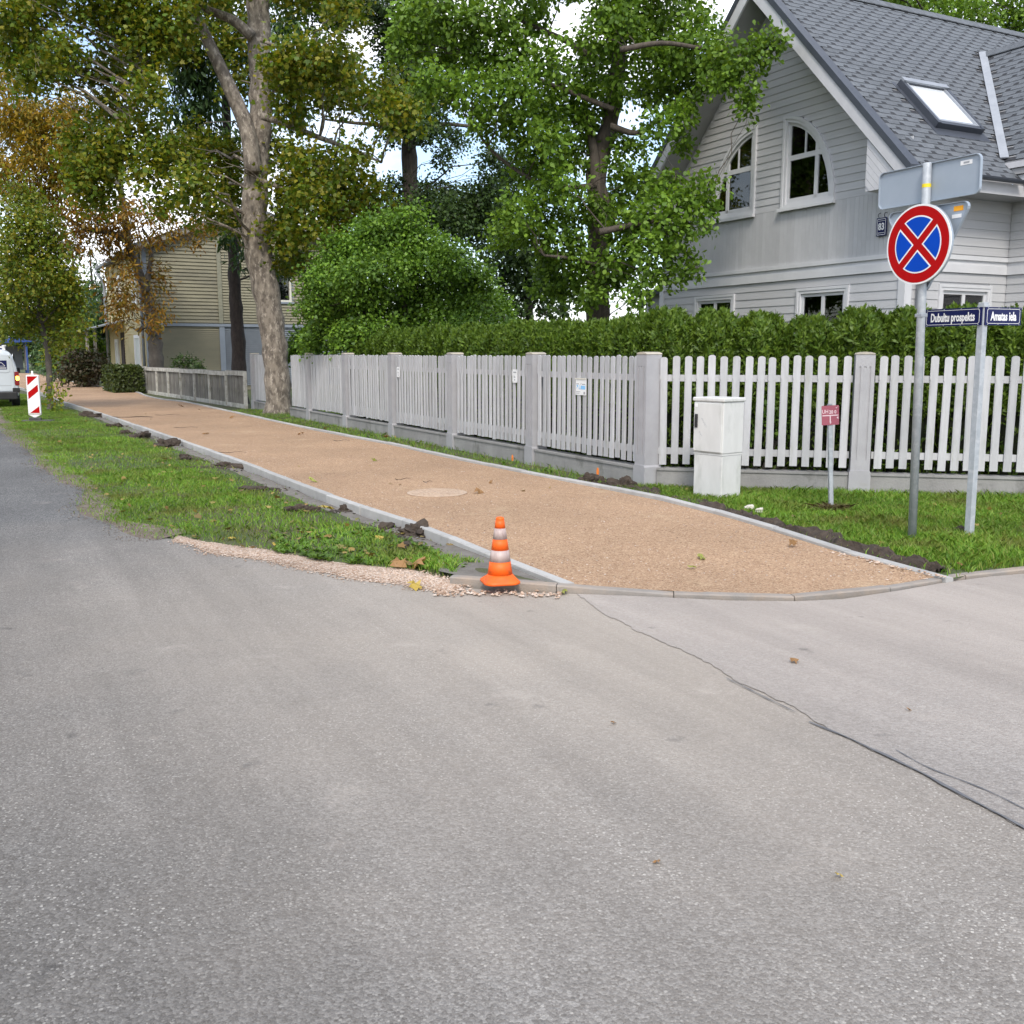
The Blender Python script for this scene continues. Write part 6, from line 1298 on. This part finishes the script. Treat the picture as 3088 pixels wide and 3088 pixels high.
# tall tree behind the hedge (trunk shows between the crowns)
tr = pts_px([(1240, 1060), (1240, 900), (1238, 700), (1236, 540), (1232, 400), (1238, 250), (1250, 80), (1255, -150)], 33)
tree('tall_tree', 'tall dark broadleaf tree rising behind the garden shrubbery', (tr[0].x, tr[0].y, 0), [Vector((tr[0].x, tr[0].y, -.1))] + tr[1:], [.34, .30, .28, .26, .24, .2, .14, .08], [(pts_px([(1232, 420), (1150, 380), (1060, 370), (980, 360)], 32.5), .09, .03), (pts_px([(1240, 400), (1330, 375), (1420, 380), (1500, 375)], 32.5), .09, .03), (pts_px([(1250, 120), (1170, 40), (1080, 20), (980, 40)], 32.5), .09, .03)],
     clumps_px([(960, 20, 60, 35), (1020, 50, 50, 40), (1080, 20, 60, 35), (1150, 40, 45, 40), (1160, 110, 40, 40), (1190, 180, 45, 45), (1250, 60, 60, 50), (1250, 250, 60, 50), (1200, 330, 50, 40), (1290, 330, 50, 40), (1150, 310, 50, 35), (1190, 400, 40, 30), (1290, 400, 50, 30), (1340, 480, 25, 22), (1380, 420, 35, 25), (1180, 560, 40, 20), (1310, 590, 80, 40), (1390, 610, 80, 45), (1460, 590, 60, 40), (1340, 660, 90, 50), (1430, 680, 80, 50), (1500, 650, 60, 45), (1250, 640, 70, 40), (1520, 560, 45, 35), (1480, 480, 40, 30), (1540, 500, 40, 30), (1180, 680, 70, 40), (1250, -60, 120, 60), (1000, -60, 120, 50)], 32.6, 1.5, 11),
     m_lf_dark, m_bark_oak, 'heart', .11, 2.2, 50, None, .1, 12, .28)
# oak in the garden by the grey house
tr = pts_px([(1800, 1100), (1802, 940), (1806, 800), (1808, 640), (1800, 520), (1835, 380), (1862, 220), (1874, 80), (1880, -120), (1880, -350)], 19.2)
tree('oak_tree', 'fresh green oak standing between the thuja hedge and the grey house', (tr[0].x, tr[0].y, 0), [Vector((tr[0].x, tr[0].y, -.1))] + tr[1:], [.30, .235, .225, .21, .20, .17, .14, .12, .09, .05],
     [(pts_px([(1805, 620), (1795, 520), (1790, 450), (1760, 330)], 19.0), .13, .05), (pts_px([(1840, 380), (1930, 400), (2010, 330), (2080, 290)], 18.6), .06, .02), (pts_px([(1780, 170), (1700, 120), (1600, 75), (1500, 30)], 18.7), .06, .025), (pts_px([(1808, 700), (1900, 680), (1990, 660), (2090, 610), (2150, 570)], 17.5), .06, .02), (pts_px([(1850, 330), (1650, 250), (1500, 190), (1400, 160)], 18.5), .05, .02), (pts_px([(1870, 150), (2000, 130), (2150, 150), (2280, 150)], 17.6), .05, .02), (pts_px([(1800, 560), (1650, 560), (1500, 470), (1420, 370)], 18.6), .05, .02), (pts_px([(1804, 800), (1730, 780), (1640, 770)], 18), .04, .02)],
     clumps_px([(1250, 50, 60, 50), (1330, 60, 60, 55), (1230, 140, 55, 45), (1310, 150, 65, 50), (1400, 80, 65, 55), (1390, 180, 60, 45), (1470, 60, 60, 50), (1290, 240, 50, 40), (1360, 260, 55, 40), (1440, 280, 60, 45), (1480, 190, 55, 50), (1550, 140, 55, 55), (1560, 240, 60, 45), (1490, 370, 55, 45), (1560, 330, 55, 45), (1590, 60, 45, 45), (1590, 430, 60, 45), (1640, 330, 50, 45), (1660, 180, 55, 40), (1640, 420, 45, 40), (1700, 260, 55, 45), (1720, 370, 55, 45), (1800, 110, 55, 50), (1790, 200, 60, 50), (1780, 300, 55, 45), (1830, 30, 60, 40), (1860, 250, 50, 45), (1810, 390, 50, 40), (1730, 460, 55, 40), (1660, 500, 55, 40), (1580, 510, 45, 35), (1700, 560, 55, 45), (1740, 640, 60, 40), (1620, 600, 55, 40), (1560, 640, 55, 40), (1510, 700, 40, 35), (1600, 700, 60, 40), (1690, 710, 60, 35), (1880, 60, 55, 45), (1940, 40, 60, 40), (1930, 150, 45, 35), (2000, 90, 60, 45), (2070, 45, 50, 40), (2010, 190, 60, 45), (2090, 150, 65, 45), (2120, 70, 40, 35), (1960, 270, 55, 45), (2040, 270, 55, 40), (2110, 230, 60, 40), (2170, 170, 55, 40, 17.4), (2190, 250, 45, 30, 17.3), (2240, 200, 45, 30, 17.2), (2290, 150, 45, 35, 17.2), (2330, 130, 20, 25, 17.2), (2250, 320, 30, 32, 17.2), (2050, 350, 40, 35), (1990, 370, 45, 35), (2060, 420, 25, 25), (1900, 440, 40, 30), (1860, 520, 40, 30), (1880, 590, 50, 35), (1930, 540, 45, 35), (1990, 560, 45, 35), (1950, 640, 55, 40, 17.5), (2030, 620, 50, 35, 17.2), (2090, 590, 40, 26, 17.2), (2140, 555, 30, 20, 17.2), (2120, 640, 28, 22, 17.2), (2010, 700, 55, 35, 17.2), (2080, 680, 40, 25, 17.2), (1900, 700, 50, 40), (1840, 650, 40, 40), (1870, 770, 55, 40), (1960, 760, 50, 35, 17.2), (2030, 770, 40, 25, 17.2), (2060, 830, 35, 20, 17.2), (1990, 840, 45, 25, 17.2), (1920, 830, 45, 35), (1830, 850, 45, 35), (1760, 790, 60, 40), (1680, 790, 55, 35), (1650, 860, 45, 35), (1720, 870, 55, 35), (1780, 900, 40, 25), (1930, 900, 35, 25, 17.2), (1900, -60, 150, 60), (1600, -60, 150, 60), (2060, -60, 90, 40)], 18.6, 1.1, 12),
     m_lf_oak, m_bark_oak, 'oak', .105, 2.5, 60, None, .0, 16, .15, up=.35, br=.035, fill=1.2)
# lilac thicket behind the hedge
tr = pts_px([(1230, 1090), (1228, 980), (1210, 880), (1220, 800)], 24.5)
tree('lilac_bush', 'broad dense lilac thicket behind the left part of the thuja hedge', (tr[0].x, tr[0].y, 0), [Vector((tr[0].x, tr[0].y, -.05))] + tr[1:], [.12, .1, .08, .04], [(pts_px([(1230, 1060), (1120, 960), (1020, 880)], 24.5), .06, .02), (pts_px([(1230, 1060), (1330, 950), (1420, 900)], 24.5), .06, .02)],
     clumps_px([(960, 860, 45, 45), (940, 930, 40, 40), (1000, 790, 55, 45), (1010, 880, 60, 50), (990, 960, 60, 50), (960, 1030, 60, 35), (1080, 750, 70, 50), (1080, 840, 75, 55), (1070, 930, 75, 55), (1060, 1020, 75, 45), (1170, 730, 75, 50), (1180, 820, 80, 60), (1160, 920, 80, 60), (1150, 1010, 80, 50), (1270, 740, 75, 50), (1280, 830, 80, 60), (1270, 930, 80, 60), (1250, 1010, 80, 50), (1360, 780, 65, 50), (1370, 860, 75, 55), (1370, 950, 75, 55), (1350, 1020, 80, 40), (1440, 850, 55, 45), (1460, 920, 60, 50), (1450, 990, 65, 45), (1510, 950, 40, 40), (1530, 1010, 35, 35), (1200, 670, 60, 35), (1120, 690, 55, 35)], 24.5, 1.4, 13),
     m_lf_bush, m_bark_oak, 'heart', .09, 2.6, 70, None, .1, 12, .22, 'shrub', br=.03)
# dark trees beyond the garden
def back_tree(label, x, y0, Y, L, mat, seed, size=.2, lai=1.7, kind='heart', group=None, name='garden_tree'):
    b = AT(x, y0, Y); top = AT(x, min(q[1] for q in L), Y)
    tree(name, label, (b.x, Y, 0), [Vector((b.x, Y, -.1)), Vector((b.x + .1, Y, top.z * .3)), Vector((b.x - .1, Y, top.z * .65)), Vector((b.x, Y, top.z * .9))], [.26, .2, .13, .05], [], clumps_px(L, Y, 1.5, seed), mat, m_bark_dark, kind, size, lai, seed, group, .1, 12, .34)
back_tree('shadowy tree behind the gap between lilac thicket and oak', 1600, 1060, 36, [(1560, 720, 50, 50), (1620, 760, 55, 50), (1540, 800, 45, 45), (1600, 840, 60, 50), (1660, 820, 40, 40), (1560, 890, 50, 40), (1640, 900, 45, 35), (1520, 860, 30, 40), (1570, 950, 50, 25), (1690, 930, 40, 25), (1480, 760, 45, 40)], m_lf_dark, 81)
back_tree('tree crown showing above the ridge of the grey house', 2760, 1000, 34, [(2600, -40, 90, 45), (2720, 0, 60, 40), (2790, 20, 60, 40), (2850, 50, 45, 30), (2900, 10, 60, 35), (2950, 60, 50, 30), (3010, 30, 55, 45), (3060, 70, 40, 25), (2680, -60, 100, 40), (2900, -60, 120, 50), (3100, 20, 50, 50), (3080, 110, 30, 20)], m_lf_oak, 82, .15, 1.5)
for k, (x, yt, Y, lab_) in enumerate([(292, 770, 68, 'dark spruce beyond the porch of the olive house'), (240, 740, 74, 'taller dark spruce behind the street beyond the olive house'), (318, 850, 60, 'grey green fir close to the far corner of the olive house'), (200, 800, 80, 'dark spruce partly behind the young street tree')]):
    b = AT(x, 1085, Y); top = AT(x, yt, Y).z; L = []; rr = random.Random(k)
    for i in range(9):
        t = i / 8; w = (1 - t) * 2.6 + .25
        for j in range(2 if t < .8 else 1): L.append((Vector((b.x + rr.uniform(-.5, .5) * w, Y + rr.uniform(-.5, .5) * w, .8 + (top - 1) * t)), w * .62, w * .62, top / 14))
    tree('spruce_tree', lab_, (b.x, Y, 0), [Vector((b.x, Y, -.1)), Vector((b.x, Y, top * .5)), Vector((b.x, Y, top))], [.25, .15, .03], [], L, m_lf_spruce, m_bark_dark, 'needle', .34, 1.7, 90 + k, None, .5, 11, .4, up=.2)
def bush(name, label, L, Y, mat, seed, size, lai=2.2, kind='heart', dY=.4, cat='shrub'):
    c = clumps_px(L, Y, dY, seed); b = AT(L[0][0], 1067, Y); r = random.Random(seed); e = thing(name, label, cat, (b.x, Y, 0)); B = np.array((b.x, Y, 0))
    V, k, tw = crown_mesh('foliage', c, mat, kind, size, lai, seed, per=12, spread=size * 1.7); link('foliage', np_mesh('foliage', V - B, k, mat), None, e)
    m = MB()
    for q in c: m.tube(wob((0, 0, -.03), Vector(q[0]) - Vector(B), 5, .1, r), [.03, .025, .02, .014, .006], 5)
    m.build('stems', m_bark_grey, e)
bush('shrub', 'brown twiggy shrub beside the end of the low fence', [(280, 1120, 32, 36), (255, 1130, 28, 30), (300, 1095, 25, 22), (230, 1105, 30, 34), (205, 1120, 24, 28), (270, 1085, 30, 18), (250, 1075, 30, 22)], 49, m_lf_brown, 101, .16)
bush('shrub', 'green trimmed hedge beyond the brown shrub', [(275, 1035, 42, 22), (300, 1060, 22, 26), (250, 1065, 30, 28), (290, 1075, 26, 20)], 58, m_lf_oak, 102, .16, 3)
bush('shrub', 'loose green shrubs along the far end of the path', [(180, 1090, 28, 26), (205, 1060, 24, 30), (160, 1075, 18, 28), (175, 1050, 20, 20), (215, 1085, 18, 20)], 60, m_lf_sap, 103, .18, 2.4)
bush('shrub', 'leafy shrub by the maple trunk behind the picket fence', [(888, 1045, 26, 26), (905, 1020, 24, 24), (930, 1030, 26, 24), (880, 1075, 24, 20), (950, 1060, 24, 20)], 30, m_lf_bush, 104, .11, 2.4)
bush('shrub', 'small dim shrub against the wall of the olive house', [(575, 1095, 25, 16), (540, 1100, 18, 14), (600, 1105, 20, 14)], 40.5, m_lf_dark, 105, .1, 1.4)
bush('shrub', 'dark foliage masses around the blue shelter', [(130, 1060, 22, 30), (60, 1045, 26, 18), (20, 1050, 26, 22), (90, 1030, 30, 16), (110, 1085, 15, 20)], 92, m_lf_dark, 106, .3, 2.4)
bush('shrub', 'flowering garden plants seen through the wide picket gaps', [(2290, 1250, 30, 60), (2360, 1300, 40, 70), (2450, 1330, 35, 50), (2250, 1330, 30, 50), (2130, 1250, 30, 60), (2600, 1300, 30, 60), (2720, 1320, 35, 50), (2850, 1320, 40, 60), (2980, 1300, 35, 70)], 12.9, m_lf_bush, 107, .07, .8, dY=.15)
bush('far_wood', 'dark belt of trees closing the far end of the street', [(-60 + 46 * k, 985 + 20 * math.sin(k * 2.1), 34, 60) for k in range(10)] + [(-40 + 46 * k, 1040, 34, 26) for k in range(10)], 118, m_lf_dark, 108, .5, 1.6, dY=4, cat='trees')
# clipped box hedge at the end of the low fence
bb = G(372, 1186, 0); e = thing('clipped_hedge', 'clipped box hedge at the far end of the low slat fence', 'hedge', bb, math.radians(30))
rr = np.random.default_rng(3); n = 5200; q = rr.uniform(-1, 1, (n, 3)); f = rr.integers(0, 3, n); sg = np.sign(rr.uniform(-1, 1, n)); q[np.arange(n), f] = sg * rr.uniform(.88, 1.03, n); q[:, 2] = np.abs(q[:, 2]) * np.where(f == 2, 1, 1)
Pq = q * np.array((.55, 1.5, 1.12)); nr = np.zeros((n, 3)); nr[np.arange(n), f] = sg; nr += rr.normal(0, .6, (n, 3)); V, k = leaves(Pq, nr, rr.normal(0, 1, (n, 3)), rr.uniform(.09, .17, n), 'quad')
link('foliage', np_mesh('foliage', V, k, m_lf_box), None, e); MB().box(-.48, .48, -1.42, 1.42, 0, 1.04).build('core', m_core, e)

# ------------------------------------------------------------------ thuja hedge: separate plants
def thuja_mesh(seed):
    r = np.random.default_rng(seed); n = 13500; z = np.where(r.uniform(0, 1, n) < .86, .44 + .56 * r.uniform(0, 1, n) ** .9, r.uniform(0, 1, n)); a = r.uniform(0, 6.283, n)
    lob = 1 + .10 * np.sin(a * 3 + seed + z * 4) + .09 * np.sin(a * 6 - z * 8 + seed) + .09 * np.sin(a * 11 + z * 13 + seed) + .05 * np.sin(a * 17 - z * 31)
    R = .365 * lob * np.clip((1.015 - z) * 8, 0, 1) ** .5 * (1 - .06 * z); R *= r.uniform(.86, 1.03, n)
    Pq = np.c_[R * np.cos(a), R * np.sin(a), z * 2.06 + r.normal(0, .02, n) + .05 * np.sin(a * 5 + seed) * z]
    nr = np.c_[np.cos(a), np.sin(a), np.full(n, .3)] * .8 + r.normal(0, .6, (n, 3))
    ax = np.c_[np.cos(a) * .5, np.sin(a) * .5, np.full(n, 1.0)] + r.normal(0, .38, (n, 3))
    V, k = leaves(Pq, nr, ax, r.uniform(.05, .10, n), 'spray'); return np_mesh('foliage', V, k, m_lf_thuja)
THJ = [thuja_mesh(s) for s in range(4)]
cm = MB(); rr = random.Random(1)
prof = [(.24, .0), (.27, .4), (.27, 1.2), (.25, 1.7), (.15, 1.92), (.03, 1.97)]
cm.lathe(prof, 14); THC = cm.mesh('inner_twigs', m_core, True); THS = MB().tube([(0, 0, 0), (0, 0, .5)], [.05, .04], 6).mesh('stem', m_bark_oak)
n_out = Vector((FD[1], -FD[0], 0)); n_r = Vector((-RD[1], RD[0], 0)); rr = random.Random(8)
spots = []
tq = .55
while tq < 12.9: spots.append((Vector((FENCE0[0], FENCE0[1], 0)) + Vector((FD[0], FD[1], 0)) * tq + n_out * (.72 + rr.uniform(-.05, .05)), rr.uniform(.985, 1.03), 'a')); tq += .66
tq = .12
HTS = {}
while tq < 7.6:
    spots.append((Vector((FENCE0[0], FENCE0[1], 0)) + Vector((RD[0], RD[1], 0)) * tq + n_r * (.95 + rr.uniform(-.05, .05)), rr.uniform(1.0, 1.045), 'b')); tq += .60
cnt = {'a': -1, 'b': -1}; ORD = 'first second third fourth fifth sixth seventh eighth ninth tenth eleventh twelfth thirteenth fourteenth fifteenth sixteenth seventeenth eighteenth nineteenth twentieth twenty-first twenty-second'.split()
for k, (p, h, g_) in enumerate(spots):
    pxx = W / 2 + F * p.x / (p.y * _cp)
    if g_ == 'b' and 2060 < pxx < 2105: h *= .93
    if g_ == 'b' and 2430 < pxx < 2475: h *= .95
    cnt[g_] += 1; e = thing('thuja', '%s thuja from the fence corner post in the hedge row %s' % (ORD[cnt[g_]], 'along the path' if g_ == 'a' else 'behind the sign posts'), 'thuja', p, rr.uniform(0, 6.28), 'thujas of the hedge along the path' if g_ == 'a' else 'thujas of the hedge behind the sign posts')
    e.scale = (rr.uniform(.98, 1.1), rr.uniform(.98, 1.1), h)
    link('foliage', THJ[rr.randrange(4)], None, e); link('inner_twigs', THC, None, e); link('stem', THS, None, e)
# trees across the street, out of view: they show in the window panes
for k, (x, y, nm) in enumerate(((-22, 4, 'broad tree on the far side of the street'), (-17, -9, 'second broad tree across the street opposite the corner'), (-26, 15, 'tall tree across the street opposite the maple'), (-30, 33, 'tree across the street opposite the white van'), (-41, 52, 'tree far along the other side of the street'))):
    L = [(Vector((x + rr.uniform(-3, 3), y + rr.uniform(-3, 3), rr.uniform(3, 10))), 1.7, 1.7, 1.4) for _ in range(16)]
    tree('roadside_tree', nm, (x, y, 0), [Vector((x, y, -.1)), Vector((x, y, 4)), Vector((x + .3, y, 8))], [.35, .25, .1], [], L, m_lf_dark, m_bark_oak, 'quad', .4, 1.8, 120 + k, None, 0, 10, .5)
